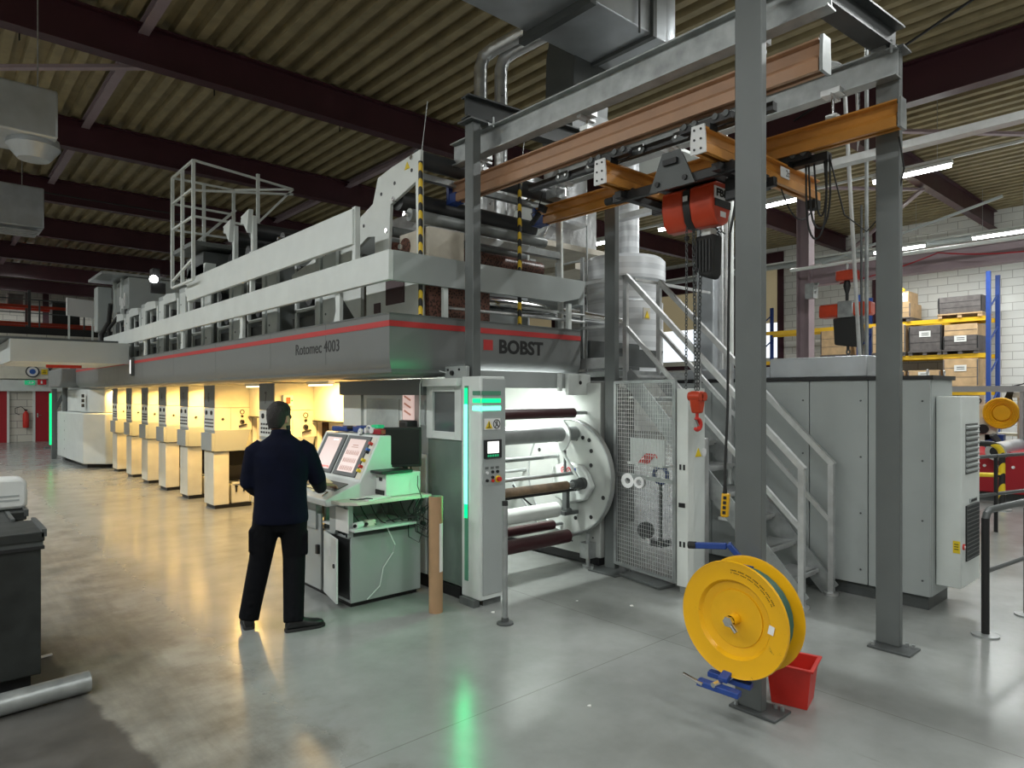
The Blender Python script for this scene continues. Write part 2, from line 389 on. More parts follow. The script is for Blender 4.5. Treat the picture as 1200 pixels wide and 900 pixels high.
# ================================================================== THE HALL
X0, X1, Y0, Y1, ZD = -9.0, 27.0, -9.0, 45.9, 8.0
struct(MB().box(X0-.3, X1+.3, Y0-.3, Y1+.3, -.3, 0), 'floor', 'floor', flat=True)
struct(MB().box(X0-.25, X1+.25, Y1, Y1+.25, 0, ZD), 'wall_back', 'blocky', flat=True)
struct(MB().box(X0-.25, X0, Y0, Y1, 0, ZD), 'wall_left', 'block', flat=True)
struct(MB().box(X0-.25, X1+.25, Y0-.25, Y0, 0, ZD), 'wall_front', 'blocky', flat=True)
# right wall with three window openings (y0,y1,z0,z1)
WINS = [(26.9, 30.6, 3.1, 7.3), (16.75, 21.2, 3.1, 7.3), (13.5, 15.6, 3.1, 7.3)]
mb = MB(); ys = sorted([Y0] + [q for w_ in WINS for q in w_[:2]] + [Y1])
for a, b in zip(ys[:-1], ys[1:]):
    hole = [w_ for w_ in WINS if abs(w_[0]-a) < 1e-6]
    if hole: mb.box(X1, X1+.25, a, b, 0, hole[0][2]); mb.box(X1, X1+.25, a, b, hole[0][3], ZD)
    else: mb.box(X1, X1+.25, a, b, 0, ZD)
struct(mb, 'wall_right', 'block', flat=True)
for i, (a, b, z0, z1) in enumerate(WINS):
    fr = MB().box(X1-.06, X1+.1, a-.12, a+.14, z0-.1, z1+.5).box(X1-.06, X1+.1, b-.14, b+.12, z0-.1, z1+.5).box(X1-.06, X1+.1, a, b, z0-.12, z0+.06).box(X1-.07, X1+.1, a, b, z1-.1, z1+.5)
    wo = struct(fr, 'window_%d' % (i+1), 'maroon')
    struct(MB().box(X1+.06, X1+.08, a+.1, b-.1, z0, z1), 'pane', 'day', wo)
    struct(MB().box(X1+.0, X1+.02, a+.14, b-.14, z0+1.75, z1), 'blind', 'blind', wo)
    struct(MB().box(X1-.02, X1+.1, a+.14, b-.14, z0+.06, z0+.28), 'window_sill', 'cream', wo)
# corrugated roof deck, ribs run along the hall
mb = MB(); per = .36; n = int((X1-X0)/per)+1; prof = []
for i in range(n):
    x = X0+i*per; prof += [(x, ZD), (x+.15, ZD), (x+.17, ZD+.13), (x+.34, ZD+.13)]
prof.append((X0+n*per, ZD))
vs = [(p[0], Y0, p[1]) for p in prof]+[(p[0], Y1, p[1]) for p in prof]; k = len(prof)
mb.add(vs, [(i, i+1, k+i+1, k+i) for i in range(k-1)])
mb.box(X0, X1, Y0, Y1, ZD+.14, ZD+.2)
struct(mb, 'ceiling', 'deck', flat=True)
# roof steel
BL = [12.45, 17.7, 23.0, 28.2, 33.5, 38.7, 43.9]
ti = 1
def trim(mb, m='maroon'):
    global ti
    o = struct(mb, 'trim_%d' % ti, m); ti += 1; return o
for y in BL:
    trim(MB().ibeam((X0, y, 7.63), (13.7, y, 7.63), .66, .26, .03, .02))
for y in (1.2, 6.1, 10.9, 15.7, 20.5, 25.3, 30.1, 35, 40):
    trim(MB().ibeam((13.98, y, 7.66), (X1, y, 7.66), .6, .22, .03, .02))
trim(MB().ibeam((13.85, Y0, 7.6), (13.85, Y1, 7.6), .76, .28, .03, .02))
trim(MB().ibeam((2.8, 7.3, 7.9), (2.8, Y1, 7.9), .16, .16, .02, .015), 'mauve')
trim(MB().ibeam((9.3, 12.5, 7.9), (9.3, Y1, 7.9), .16, .16, .02, .015), 'mauve')
for p0, p1 in (((14, 6.1, 7.3), (21, .6, 7.3)), ((14, 10.9, 7.3), (20, 6.2, 7.3)), ((20, 6.1, 7.28), (27, 10.9, 7.28)), ((3, 12.6, 7.4), (-2, 17.6, 7.6))):
    trim(MB().bar(p0, p1, .12, .06), 'mauve')
for p0, p1 in (((-2, 13.3, 7.75), (13, 13.3, 7.75)), ((8.6, -2, 7.6), (16.5, 11, 7.6)), ((-3, 21.2, 7.1), (6, 21.2, 7.1))):
    trim(MB().cyl(p0, p1, .022, n=8), 'black')
# hanger rods of the ceiling pipes
for x, y in ((1.2, 13.3), (4.2, 13.3), (6.8, 13.3), (9.6, 13.3), (11.2, 2.2), (13, 5.2), (14.8, 8.2)):
    trim(MB().cyl((x, y, 7.5), (x, y, 8), .012, n=6), 'black')
# crane columns and the crane beam on the right
for y, z in ((6.40, 7.25), (-3.2, 7.25), (16.6, 7.25)):
    trim(MB().ibeam((13.85, y, 0), (13.85, y, z), .26, .26, .02, .012, up=(0, 1, 0)), 'mauve')
trim(MB().ibeam((13.85, 6.26, 4.26), (13.85, -6, 4.26), .42, .24, .04, .03), 'mauve')
trim(MB().box(26.8, 27, 22.6, 22.95, 0, 8)); trim(MB().box(26.8, 27, 9.6, 9.85, 0, 8)); trim(MB().box(26.8, 27, 26.35, 26.7, 0, 8))
trim(MB().box(26.78, 27, 15.9, 25.9, 6.55, 7.3))
for x in (1.6, 5.2, 8.8): trim(MB().box(x, x+.28, Y1-.14, Y1, 4.3, 8))

# ------------------------------------------------------------------ lamps
def lamp(x, y, z, label, group, k=1.0):
    t = thing('ceiling_lamp', (x, y, z), label, 'lamp', group)
    MB().box(x-.05, x+.05, y-.78, y+.78, z, z+.07).build('housing', 'white_paint', t)
    MB().cyl((x, y-.75, z-.04), (x, y+.75, z-.04), .042, n=10).build('lamp_tube', 'tube', t)
    MB().cyl((x, y-.5, z+.07), (x, y-.5, 8), .006, n=5).cyl((x, y+.5, z+.07), (x, y+.5, 8), .006, n=5).build('hanger', 'galv', t)
    area('lamp_light', (x, y, z-.09), (0, 0, 0), .12, 1.5, LAMP_W*k, HALL, 165)
    return t
orow = ['nearest the top right corner', 'second from the right', 'above the orange rail end', 'behind the chain hoist column', 'behind the red hoist', 'beside the dark gantry column']
for i, y in enumerate((2.2, 5.1, 8.0, 10.9, 13.8, 16.9)):
    lamp(16, y, 6.6, 'fluorescent lamp crossing the right roof bay, '+orow[i], 'fluorescent lamps in the right bay')
for i, y in enumerate((-.5, 2.4, 5.2, 8.0)):
    lamp(24, y, 6.6, 'lamp of the far row above the pallet rack, '+['outside the frame', 'at the frame edge', 'the long bright one', 'short one beside the dark column'][i], 'fluorescent lamps above the rack')
for i, y in enumerate((3.3, .4, -2.5, -5.4)):
    lamp(8.3, y, 6.6, 'fluorescent lamp over the crane frame, '+['cut by the top edge of the picture', 'next one towards the viewer', 'third towards the viewer', 'fourth towards the viewer'][i], 'fluorescent lamps over the crane frame', (1, .7, .5, .5)[i])
NUMW = ['first', 'second', 'third', 'fourth', 'fifth', 'sixth', 'seventh', 'eighth', 'ninth', 'tenth']
for i, y in enumerate((-5, -1.5, 2, 5.5, 9, 12.5, 16, 20, 24, 28)):
    lamp(-3.2, y, 6.6, 'fluorescent lamp over the left aisle outside the picture, %s from the viewer\'s end' % NUMW[i], 'fluorescent lamps over the left aisle', 1.25)
for i, (x, y) in enumerate(((2.4, -1.0), (2.4, -4.5), (20, 2), (20, -4))):
    lamp(x, y, 6.6, 'fluorescent lamp behind the viewer, '+NUMW[i]+' of four', 'fluorescent lamps behind the viewer', (.55, .4, .8, .8)[i])
for i, x in enumerate((-2, 3.5, 9)):  # unseen lamps added above the beams to brighten the far upper wall
    for j, y in enumerate((35.9, 41.0)):
        lamp(x, y, 7.88, 'added fill lamp hidden above the beams of the far mezzanine, %s column, %s row' % (NUMW[i], NUMW[j]), 'added fill lamps over the mezzanine', 1.7)
# trunking rails that carry the lamp rows
for x, z in ((16, 6.70), (24, 6.70)):
    single(MB().box(x-.03, x+.03, -6, 18, z, z+.05), 'lamp_rail', 'white_paint', 'thin white rail carrying the %s row of ceiling lamps' % ('near' if x == 16 else 'far'), 'rail')

# ------------------------------------------------------------------ mezzanine and back rooms at the far left
mz = MB().box(-9, 14, 31.9, 45.9, 4.15, 4.45)
struct(mz, 'trim_90', 'black')
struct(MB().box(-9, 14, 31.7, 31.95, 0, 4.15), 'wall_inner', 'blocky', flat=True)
struct(MB().box(-2, 6.2, 31.45, 31.7, 2.42, 2.92), 'trim_91', 'cream')
struct(MB().box(-2, 6.2, 31.5, 31.7, 1.95, 2.38), 'trim_92', 'light_grey')
for i, (a, b) in enumerate(((1.75, 2.47), (3.35, 3.95))):
    d = struct(MB().box(a, b, 31.62, 31.7, 0, 2.02), 'door_%d' % (i+1), 'red_door')
    struct(MB().box(a-.08, a, 31.6, 31.7, 0, 2.1).box(b, b+.08, 31.6, 31.7, 0, 2.1).box(a, b, 31.6, 31.7, 2.02, 2.1), 'door_frame', 'white_paint', d)
    struct(MB().cyl((a+.07, 31.6, 1.02), (a+.07, 31.54, 1.02), .015, n=8).cyl((a+.07, 31.55, 1.02), (a+.19, 31.55, 1.02), .012, n=8).box(a+.05, a+.09, 31.6, 31.62, .94, 1.1), 'door_handle', 'chrome', d)
d = struct(MB().box(4.25, 5.6, 31.66, 31.7, 0, 2.1), 'window_4', 'day')
struct(MB().box(4.2, 4.28, 31.6, 31.7, 0, 2.15).box(5.55, 5.65, 31.6, 31.7, 0, 2.15).box(4.28, 5.55, 31.6, 31.7, 2.0, 2.15).box(4.3, 5.5, 31.62, 31.66, 1.05, 1.1), 'window_frame', 'light_grey', d)
# extinguisher
t = thing('fire_extinguisher', (2.95, 31.58, 0), 'red fire extinguisher hanging on the white block wall between two red doors', 'fire extinguisher')
MB().lathe((3.05, 31.58, .55), UZ, [(0, 0), (.09, 0), (.1, .03), (.1, .5), (.07, .58), (.03, .62), (.03, .66), (0, .66)], 14).build('cylinder', 'red', t)
MB().box(3.0, 3.1, 31.55, 31.61, 1.2, 1.25).build('valve', 'black', t)
MB().tube([(3.03, 31.56, 1.24), (2.9, 31.55, 1.36), (2.72, 31.55, 1.3), (2.72, 31.55, 1.12), (2.85, 31.55, 1.05)], .015, 6).build('hose', 'rubber', t)
# exit signs and clock
t = thing('exit_sign', (3.1, 31.43, 2.2), 'green exit sign on the beam above the red doors', 'sign')
MB().box(3.0, 3.32, 31.42, 31.45, 2.2, 2.36).build('board', 'sign_g', t)
MB().box(3.1, 3.22, 31.405, 31.418, 2.25, 2.27).box(3.14, 3.17, 31.405, 31.418, 2.24, 2.32).prism([(3.22, 2.23), (3.29, 2.28), (3.22, 2.33)], 'y', 31.405, 31.418).build('pictogram', 'sign_w', t)
t = thing('extinguisher_sign', (3.55, 31.43, 2.2), 'red fire equipment sign beside the green exit sign', 'sign')
MB().box(3.4, 3.68, 31.42, 31.45, 2.2, 2.4).build('board', 'sign_r', t)
MB().box(3.5, 3.56, 31.405, 31.418, 2.24, 2.34).box(3.52, 3.54, 31.405, 31.418, 2.34, 2.37).build('pictogram', 'sign_w', t)
t = thing('wall_clock', (3.24, 31.4, 2.7), 'round blue rimmed clock on the cream band above the exit sign', 'clock')
MB().lathe((3.24, 31.44, 2.7), (0, -1, 0), [(0, 0), (.22, 0), (.22, .05), (.18, .06)], 24).build('rim', 'black', t)
MB().cyl((3.24, 31.39, 2.7), (3.24, 31.38, 2.7), .18, n=24).build('face', 'sign_w', t)
MB().cyl((3.24, 31.38, 2.7), (3.24, 31.37, 2.7), .1, n=20).build('centre_disc', 'sign_b', t)
t = thing('warning_board', (3.6, 31.4, 2.6), 'small yellow board beside the round clock', 'sign')
MB().box(3.52, 3.72, 31.42, 31.44, 2.6, 2.8).build('board', 'sign_y', t); MB().box(3.56, 3.68, 31.41, 31.418, 2.66, 2.68).box(3.58, 3.66, 31.41, 31.418, 2.72, 2.74).build('print', 'black', t)
t = thing('wall_horn', (3.8, 31.38, 2.5), 'dark signal horn on a bracket right of the clock', 'horn')
MB().box(3.76, 3.82, 31.38, 31.44, 2.5, 2.86).build('bracket', 'black', t); MB().lathe((3.79, 31.4, 2.88), (0, -1, 0), [(0, 0), (.05, 0), (.09, .1), (0, .1)], 12).build('bell', 'dark_steel', t)
# mezzanine storage
def pallet_rack(x, y, z, wdt, dep, hts, upc, beamc, label, n=2, tall=2.0):
    t = thing('pallet_rack', (x, y, z), label, 'rack')
    for i in range(n):
        for dy in (0, dep):
            MB().box(x+i*wdt-.05, x+i*wdt+.05, y+dy-.05, y+dy+.05, z, z+tall).build('upright', upc, t)
    for h in hts:
        MB().box(x, x+(n-1)*wdt, y-.04, y+.04, z+h, z+h+.12).box(x, x+(n-1)*wdt, y+dep-.04, y+dep+.04, z+h, z+h+.12).build('shelf_beam', beamc, t)
    return t
pallet_rack(.8, 34, 4.45, 2.6, 1.0, (.25, .95), 'dark_steel', 'hoist_red', 'storage rack with orange beams on the mezzanine at the far left', 3, 1.7)
for i, (x, h, wd_, m, la) in enumerate(((4.2, .9, 1.0, 'black_board', 'large black crate standing on the mezzanine rack'), (1.4, .5, .8, 'cardboard', 'brown box on the mezzanine rack behind the railing'), (2.7, .4, .5, 'wood_dark', 'small dark crate on the mezzanine rack left of the big black crate'))):
    t = thing('storage_crate', (x, 34.4, 5.55), la, 'crate')
    MB().box(x, x+wd_, 34.1, 34.8, 4.82 if i == 0 else 5.52, (4.82 if i == 0 else 5.52)+h).build('body', m, t, bevel=.02)
    MB().box(x-.02, x+wd_+.02, 34.08, 34.82, (4.82 if i == 0 else 5.52)+h, (4.82 if i == 0 else 5.52)+h+.04).build('lid', m, t)
t = thing('mezzanine_railing', (3, 32, 4.45), 'thin dark railing along the edge of the far mezzanine', 'railing')
for i in range(8): MB().box(-1+i*1.5, -.95+i*1.5, 31.98, 32.02, 4.45, 5.55).build('post', 'dark_steel', t)
MB().box(-1, 9.6, 31.98, 32.02, 5.5, 5.55).box(-1, 9.6, 31.99, 32.01, 4.98, 5.02).build('rail', 'dark_steel', t)

# service platform standing at the far end of the press
t = thing('service_platform', (2.4, 20, 0), 'raised light grey platform jutting from the far end of the press walkway', 'platform')
MB().box(1.17, 2.99, 14.4, 14.45, 2.39, 2.78).box(1.17, 1.21, 14.45, 17.6, 2.39, 2.78).build('fascia', 'cab_grey', t)
MB().box(1.21, 3.0, 14.45, 17.6, 2.41, 2.45).build('underside', 'white_paint', t)
MB().box(1.0, 2.85, 14.6, 17.6, 2.79, 2.83).build('deck', 'dark_steel', t)
MB().box(1.9, 2.5, 16.2, 16.3, 2.35, 2.41).build('hanging_bracket', 'red', t)
t = thing('support_stilt', (3.43, 27.4, 0), 'grey steel stilt with a foot plate and a diagonal brace near the red door', 'stilt')
MB().box(3.36, 3.5, 27.3, 27.5, .04, 1.5).box(3.15, 3.72, 27.2, 27.6, 0, .05).build('stilt', 'grey_paint', t)
MB().box(3.9, 4.6, 27.3, 27.5, 2.70, 2.80).build('cross_head', 'grey_paint', t)
MB().bar((3.43, 27.36, 1.3), (4.15, 27.36, 2.74), .14, .12).build('brace', 'grey_paint', t)
t = thing('white_board', (3.8, 24.9, 3.42), 'white board on two posts above the far platform', 'board')
MB().obox((3.84, 24.9, 4.55), (.95, .05, .55), rot('Z', 25)).build('panel', 'sign_w', t)
MB().box(3.46, 3.51, 24.75, 24.8, 0, 4.6).box(4.14, 4.19, 25.05, 25.1, 0, 4.6).build('post', 'light_grey', t)

# heaters and ducts at the left edge of the roof
t = thing('unit_heater', (.9, 11.9, 5.4), 'grey unit heater hanging at the left edge, the nearer one', 'heater')
MB().box(.2, 1.5, 11.6, 12.6, 5.5, 6.2).build('casing', 'duct', t, bevel=.03); MB().lathe((1.25, 12, 5.55), (0, 0, -1), [(.32, 0), (.34, .12), (.2, .3), (0, .3)], 20).build('outlet', 'duct', t)
MB().cyl((.6, 12, 6.2), (.6, 12, 8), .01, n=6).cyl((1.3, 12, 6.2), (1.3, 12, 8), .01, n=6).build('hanger', 'galv', t)
t = thing('unit_heater', (1.5, 20, 5.4), 'grey box heater with louvres hanging at the left edge, the farther one', 'heater')
MB().box(.2, 2.3, 20, 21, 5.9, 6.9).build('casing', 'duct', t, bevel=.03)
mb = MB()
for i in range(5): mb.bar((.3, 20.1+i*.18, 5.82), (2.2, 20.1+i*.18, 5.82), .12, .02)
mb.build('louvre', 'galv', t); MB().cyl((1.9, 20.5, 6.9), (1.9, 20.5, 8), .01, n=6).build('hanger', 'galv', t)
# ================================================================== CRANE FRAME
t = thing('overhead_crane_gantry', (3.6, 1.9, 0), 'dark grey steel gantry of four posts and beams that carries the orange crane rails', 'crane gantry')
def post(x0, x1, y0, y1, px0, px1, py0, py1, top=4.24):
    p = MB().box(x0, x1, y0, y1, .015, top).build('post', 'grey_paint', t, bevel=.006)
    mb = MB().box(px0, px1, py0, py1, 0, .015)
    mb.build('base_plate', 'dark_steel', p, bevel=.003)
    b = MB()
    for bx, by in ((px1-.035, py0+.035), (px1-.035, py0+.075), (px0+.03, py1-.03)): b.cyl((bx, by, .015), (bx, by, .04), .012, n=6)
    b.build('anchor_bolt', 'galv', p)
    MB().box(x0-.05, x1+.05, y0-.04, y1+.04, top, top+.015).build('top_plate', 'dark_steel', p)
post(3.54, 3.60, 1.885, 2.05, 3.50, 3.69, 1.785, 2.065)
post(5.19, 5.25, 1.725, 1.885, 5.07, 5.28, 1.62, 1.90)
post(5.34, 5.41, 4.44, 4.58, 5.13, 5.45, 4.26, 4.62)
post(3.68, 3.77, 4.68, 4.80, 3.67, 3.80, 4.67, 4.86)
MB().ibeam((3.62, 4.72, 4.36), (5.45, 4.56, 4.36), .2, .12, .014, .01).build('cross_beam', 'black_steel', t)
MB().ibeam((3.50, 1.93, 4.36), (5.32, 1.80, 4.36), .2, .14, .014, .01).build('cross_beam', 'black_steel', t)
MB().ibeam((3.90, 1.65, 4.12), (3.90, 5.25, 4.12), .22, .11, .012, .01).build('long_beam', 'galv', t)
MB().ibeam((5.15, 1.72, 4.14), (5.15, 5.05, 4.14), .20, .11, .012, .01).build('long_beam', 'galv', t)
mb = MB()
for x, y in ((3.9, 1.93), (3.9, 4.70), (5.15, 1.83), (5.15, 4.58)): mb.box(x-.07, x+.07, y-.05, y+.05, 4.23, 4.27)
for x, y in ((3.9, 1.85), (3.9, 4.6), (5.15, 1.75), (5.15, 4.5)):
    for k in (-.05, .05): mb.cyl((x+k, y, 4.2), (x+k, y, 4.29), .01, n=6)
mb.build('clamp_plate', 'galv', t)

def kbk(axis, a, b, c, z0, h, m, label, name='crane_rail', end='blue', group=None, flip=1):
    """enclosed crane rail, c = its middle in the other direction"""
    P = [(-.045, z0+h), (-.045, z0+h-.012), (-.012, z0+h-.02), (-.012, z0+h*.55), (-.05, z0+h*.36), (-.05, z0), (-.018, z0), (-.018, z0+.012), (-.038, z0+.012), (-.038, z0+h*.33), (0, z0+h*.48)]
    poly = [(c+p, z) for p, z in P]+[(c-p, z) for p, z in P[-2::-1]]
    loc = (a, c, z0) if axis == 'x' else (c, a, z0)
    tt = thing(name, loc, label, 'crane rail', group)
    MB().prism(poly, axis, a, b).build('rail_profile', m, tt)
    def plate(q, thick, mt, nm):
        o = [(c-.058, z0-.01), (c+.058, z0-.01), (c+.058, z0+h*.4), (c+.048, z0+h+.01), (c-.048, z0+h+.01), (c-.058, z0+h*.4)]
        e = MB().prism(o, axis, q, q+thick).build(nm, mt, tt)
        s = MB()
        for dz in (.02, h*.5, h-.02):
            for k in (-.025, .025):
                p = (q, c+k, z0+dz) if axis == 'x' else (c+k, q, z0+dz)
                d = Vector((1, 0, 0)) if axis == 'x' else Vector((0, 1, 0))
                s.cyl(Vector(p)-d*.006*(1 if thick < 0 else 1), Vector(p)+d*.012, .008, n=6)
        s.build('cap_screw', 'black', e)
    return tt, plate
r, pl = kbk('y', 1.75, 5.40, 4.0, 3.71, .195, 'tan_rail', 'long brownish orange crane rail, the one nearest the viewer, hung under the frame')
pl(1.74, -.02, 'galv', 'end_plate'); MB().box(3.94, 4.06, 5.40, 5.44, 3.70, 3.91).box(3.945, 4.055, 5.3, 5.4, 3.705, 3.8).build('end_stop', 'blue', r)
r, pl = kbk('y', 1.70, 5.32, 5.1, 3.66, .19, 'orange', 'orange crane rail on the right side, running from its blue end to the right post')
pl(1.69, -.02, 'galv', 'end_plate'); MB().box(5.04, 5.16, 5.32, 5.36, 3.65, 3.85).box(5.045, 5.155, 5.2, 5.32, 3.655, 3.75).build('end_stop', 'blue', r)
r, pl = kbk('x', 3.90, 5.62, 2.52, 3.42, .17, 'orange', 'orange bridge girder nearest the viewer with a white plate marked 2t', 'bridge_girder')
pl(3.885, .015, 'sign_w', 'end_plate')
tg = MB().box(4.92, 5.06, 2.462, 2.466, 3.47, 3.55).build('load_plate', 'sign_w', r)
text('lettering', '2t', .07, (5.0, 2.461, 3.488), UX, UZ, 'black', tg, .0005)
r, pl = kbk('x', 3.90, 5.62, 3.38, 3.42, .17, 'orange', 'orange bridge girder behind the black hoist trolley', 'bridge_girder')
pl(3.885, .015, 'sign_w', 'end_plate')
# suspensions between beams and rails
k = 0
for x, z0, z1 in ((3.98, 3.905, 4.02), (5.1, 3.85, 4.04)):
    for y in (2.15, 3.6, 4.9):
        s = thing('rail_hanger', (x, y, z0), ('galvanised clamp hanging the %s rail from its beam, ' % ('nearer' if x < 4.5 else 'right')) + {2.15: 'at the viewer\'s end', 3.6: 'in the middle', 4.9: 'at the far end'}[y], 'hanger', 'rail hangers')
        MB().cyl((x, y, z0), (x, y, z1), .012, n=8).build('threaded_rod', 'chrome', s)
        MB().box(x-.05, x+.05, y-.07, y+.07, z1-.01, z1+.03).box(x-.035, x+.035, y-.04, y+.04, z0, z0+.035).box(x-.09, x+.09, y-.02, y+.02, z1-.03, z1-.01).build('clamp', 'alu', s)
for i, (x, y) in enumerate(((4.0, 2.52), (5.1, 2.52), (4.0, 3.38), (5.1, 3.38))):
    s = thing('end_carriage', (x, y, 3.59), 'dark trolley joining the %s bridge girder to the %s rail' % ('front' if y < 3 else 'rear', 'near' if x < 4.5 else 'right'), 'trolley', 'end carriages')
    MB().box(x-.03, x+.03, y-.2, y+.2, 3.615, 3.66).box(x-.045, x+.045, y-.05, y+.05, 3.58, 3.62).build('body', 'black', s)
    mb = MB()
    for q in (-.16, -.08, .08, .16): mb.cyl((x-.04, y+q, 3.655), (x+.03, y+q, 3.655), .022, n=12)
    mb.build('wheel', 'dark_steel', s)
# energy chain lying beside the near rail
s = thing('energy_chain', (4.12, 2.2, 3.62), 'dark linked cable chain lying under the near crane rail', 'cable chain')
MB().box(4.09, 4.145, 2.1, 4.4, 3.63, 3.685).build('channel', 'black', s)
for i, y_ in enumerate((2.3, 2.72, 3.12, 3.56, 3.9)):
    MB().prism([(y_, 3.62), (y_+.12, 3.62), (y_+.14, 3.65), (y_+.12, 3.69), (y_, 3.69), (y_-.02, 3.65)], 'x', 4.07, 4.09).build('link', 'dark_steel', s)
    mb = MB()
    for q in (.02, .10): mb.cyl((4.062, y_+q, 3.655), (4.07, y_+q, 3.655), .012, n=8)
    mb.build('pin', 'alu', s)

# hoist trolley
s = thing('hoist_trolley', (4.3, 2.95, 3.3), 'black steel trolley frame riding on both bridge girders', 'trolley')
for x in (4.2, 4.72):
    MB().box(x-.025, x+.025, 2.40, 3.50, 3.34, 3.41).build('side_bar', 'black', s, bevel=.006)
    MB().prism([(2.72, 3.33), (3.12, 3.33), (3.0, 3.60), (2.84, 3.60)], 'x', x-.045, x-.03).build('gusset', 'dark_steel', s)
    mb = MB().cyl((x-.06, 2.8, 3.38), (x+.04, 2.8, 3.38), .02, n=8).cyl((x-.06, 3.04, 3.38), (x+.04, 3.04, 3.38), .02, n=8).box(x-.07, x-.04, 2.86, 2.98, 3.50, 3.54)
    mb.build('bolt', 'black', s)
for y in (2.52, 3.38):
    MB().box(4.1, 4.82, y-.03, y+.03, 3.35, 3.40).box(4.2, 4.26, y-.07, y+.07, 3.38, 3.43).box(4.66, 4.72, y-.07, y+.07, 3.38, 3.43).build('cross_bar', 'black', s)
MB().cyl((4.2, 3.5, 3.375), (4.2, 3.58, 3.375), .03, n=12).build('buffer', 'rubber', s)
MB().box(4.38, 4.56, 2.7, 3.2, 3.40, 3.46).box(4.35, 4.4, 2.45, 2.6, 3.2, 3.36).build('motor_housing', 'black', s, bevel=.01)

h = thing('chain_hoist', (4.48, 2.91, 3.06), 'large red-orange electric chain hoist with a black lettered end plate under the trolley', 'chain hoist')
P = [(4.35, 3.24), (4.36, 3.36), (4.42, 3.39), (4.55, 3.39), (4.61, 3.36), (4.62, 3.24), (4.57, 3.10), (4.51, 3.07), (4.43, 3.07), (4.38, 3.12)]
MB().prism(P, 'y', 2.70, 2.90).build('gear_cover', 'hoist_red', h, bevel=.012)
MB().prism(P, 'y', 2.96, 3.15).build('motor_cover', 'hoist_red', h, bevel=.012)
MB().prism([(a*.97+4.48*.03, b*.97+3.23*.03) for a, b in P], 'y', 2.9, 2.96).box(4.43, 4.53, 2.88, 2.98, 3.38, 3.46).build('chain_housing', 'black', h)
q = MB().prism([(4.375, 3.345), (4.60, 3.345), (4.60, 3.255), (4.375, 3.255)], 'y', 2.694, 2.70).build('label_plate', 'sign_w', h)
text('lettering', 'FBH', .078, (4.395, 2.6925, 3.275), UX, UZ, 'black', q, .0008, 1.25, .003)
MB().box(4.385, 4.60, 2.695, 2.70, 3.20, 3.255).build('lower_plate', 'black', h); MB().box(4.46, 4.53, 2.695, 2.70, 3.13, 3.17).build('rating_plate', 'sign_w', h)
MB().box(4.345, 4.349, 2.91, 2.95, 3.27, 3.31).build('sticker', 'sign_w', h)
for k, (x, y) in enumerate(((4.46, 2.93), (4.52, 2.90))):
    chain((x, y, 3.08), (4.485+(k-.5)*.03, 2.915, 1.84), .034, .0048, .011).build('lifting_chain', 'dark_steel', h)
c = MB().prism([(4.44, 1.83), (4.535, 1.83), (4.545, 1.79), (4.53, 1.72), (4.51, 1.66), (4.465, 1.66), (4.445, 1.72), (4.43, 1.79)], 'y', 2.875, 2.955).build('hook_block', 'hoist_red', h, bevel=.012)
MB().cyl((4.46, 2.865, 1.79), (4.46, 2.965, 1.79), .035, n=16).cyl((4.515, 2.865, 1.79), (4.515, 2.965, 1.79), .035, n=16).build('sheave_cover', 'hoist_red', c)
pts = [(4.487, 2.915, 1.66), (4.487, 2.915, 1.63)]+arc((4.487, 2.915, 1.575), .042, 120, -130, 10, UX, UZ)
MB().tube(pts[:2]+pts[2:], [.013, .013]+[.013+.007*sin(pi*i/10) for i in range(11)], 8).build('hook', 'red', h)
MB().bar((4.46, 2.915, 1.62), (4.51, 2.915, 1.555), .012, .006).build('hook_latch', 'galv', h)
b = thing('chain_bag', (4.56, 2.80, 2.66), 'black chain container hanging below the red-orange hoist', 'chain bag')
MB().prism([(2.76, 3.02), (2.93, 3.02), (2.91, 2.80), (2.90, 2.72), (2.80, 2.68), (2.77, 2.72)], 'x', 4.47, 4.60).build('bag', 'rubber', b, bevel=.02)
mb = MB()
for i in range(5): mb.box(4.46, 4.47, 2.785+i*.028, 2.797+i*.028, 2.74, 2.98)
mb.build('rib', 'black', b)
MB().box(4.49, 4.58, 2.80, 2.88, 3.02, 3.08).build('collar', 'white_paint', b); chain((4.56, 2.72, 3.02), (4.52, 2.84, 3.12)).build('hanging_chain', 'dark_steel', b)
chain((4.59, 2.78, 3.02), (4.54, 2.84, 3.12)).build('hanging_chain', 'dark_steel', b)
c = thing('pull_chain', (4.36, 2.98, 1.9), 'thin slack chain end hanging left of the lifting chain', 'chain')
chain((4.40, 2.95, 3.08), (4.39, 2.95, 1.85), .03, .0035, .009).build('chain', 'dark_steel', c); MB().sphere((4.40, 2.95, 3.0), .022, 10).build('stop_ball', 'black', c)
# pendant control
p = thing('pendant_control', (4.05, 2.42, .98), 'yellow push-button pendant hanging on a black cable beside the near post', 'pendant control')
MB().tube([(4.36, 2.42, 3.36), (4.22, 2.42, 3.2), (4.12, 2.42, 2.9), (4.10, 2.42, 2.4), (4.09, 2.42, 1.7), (4.06, 2.42, 1.35), (4.055, 2.42, 1.14)], .009, 8).build('cable', 'rubber', p)
MB().lathe((4.055, 2.42, 1.14), UZ, [(.012, 0), (.016, .0), (.01, .06), (0, .06)], 10).build('cable_gland', 'black', p)
R = rot('Y', 6) @ rot('Z', 20)
MB().obox((4.06, 2.42, 1.06), (.055, .05, .16), R).build('body', 'yellow', p, bevel=.01)
mb = MB()
for i in range(4): mb.obox(Vector((4.06, 2.42, 1.06))+R @ Vector((-.03, 0, .05-i*.033)), (.01, .02, .02), R)
mb.build('push_button', 'black', p)
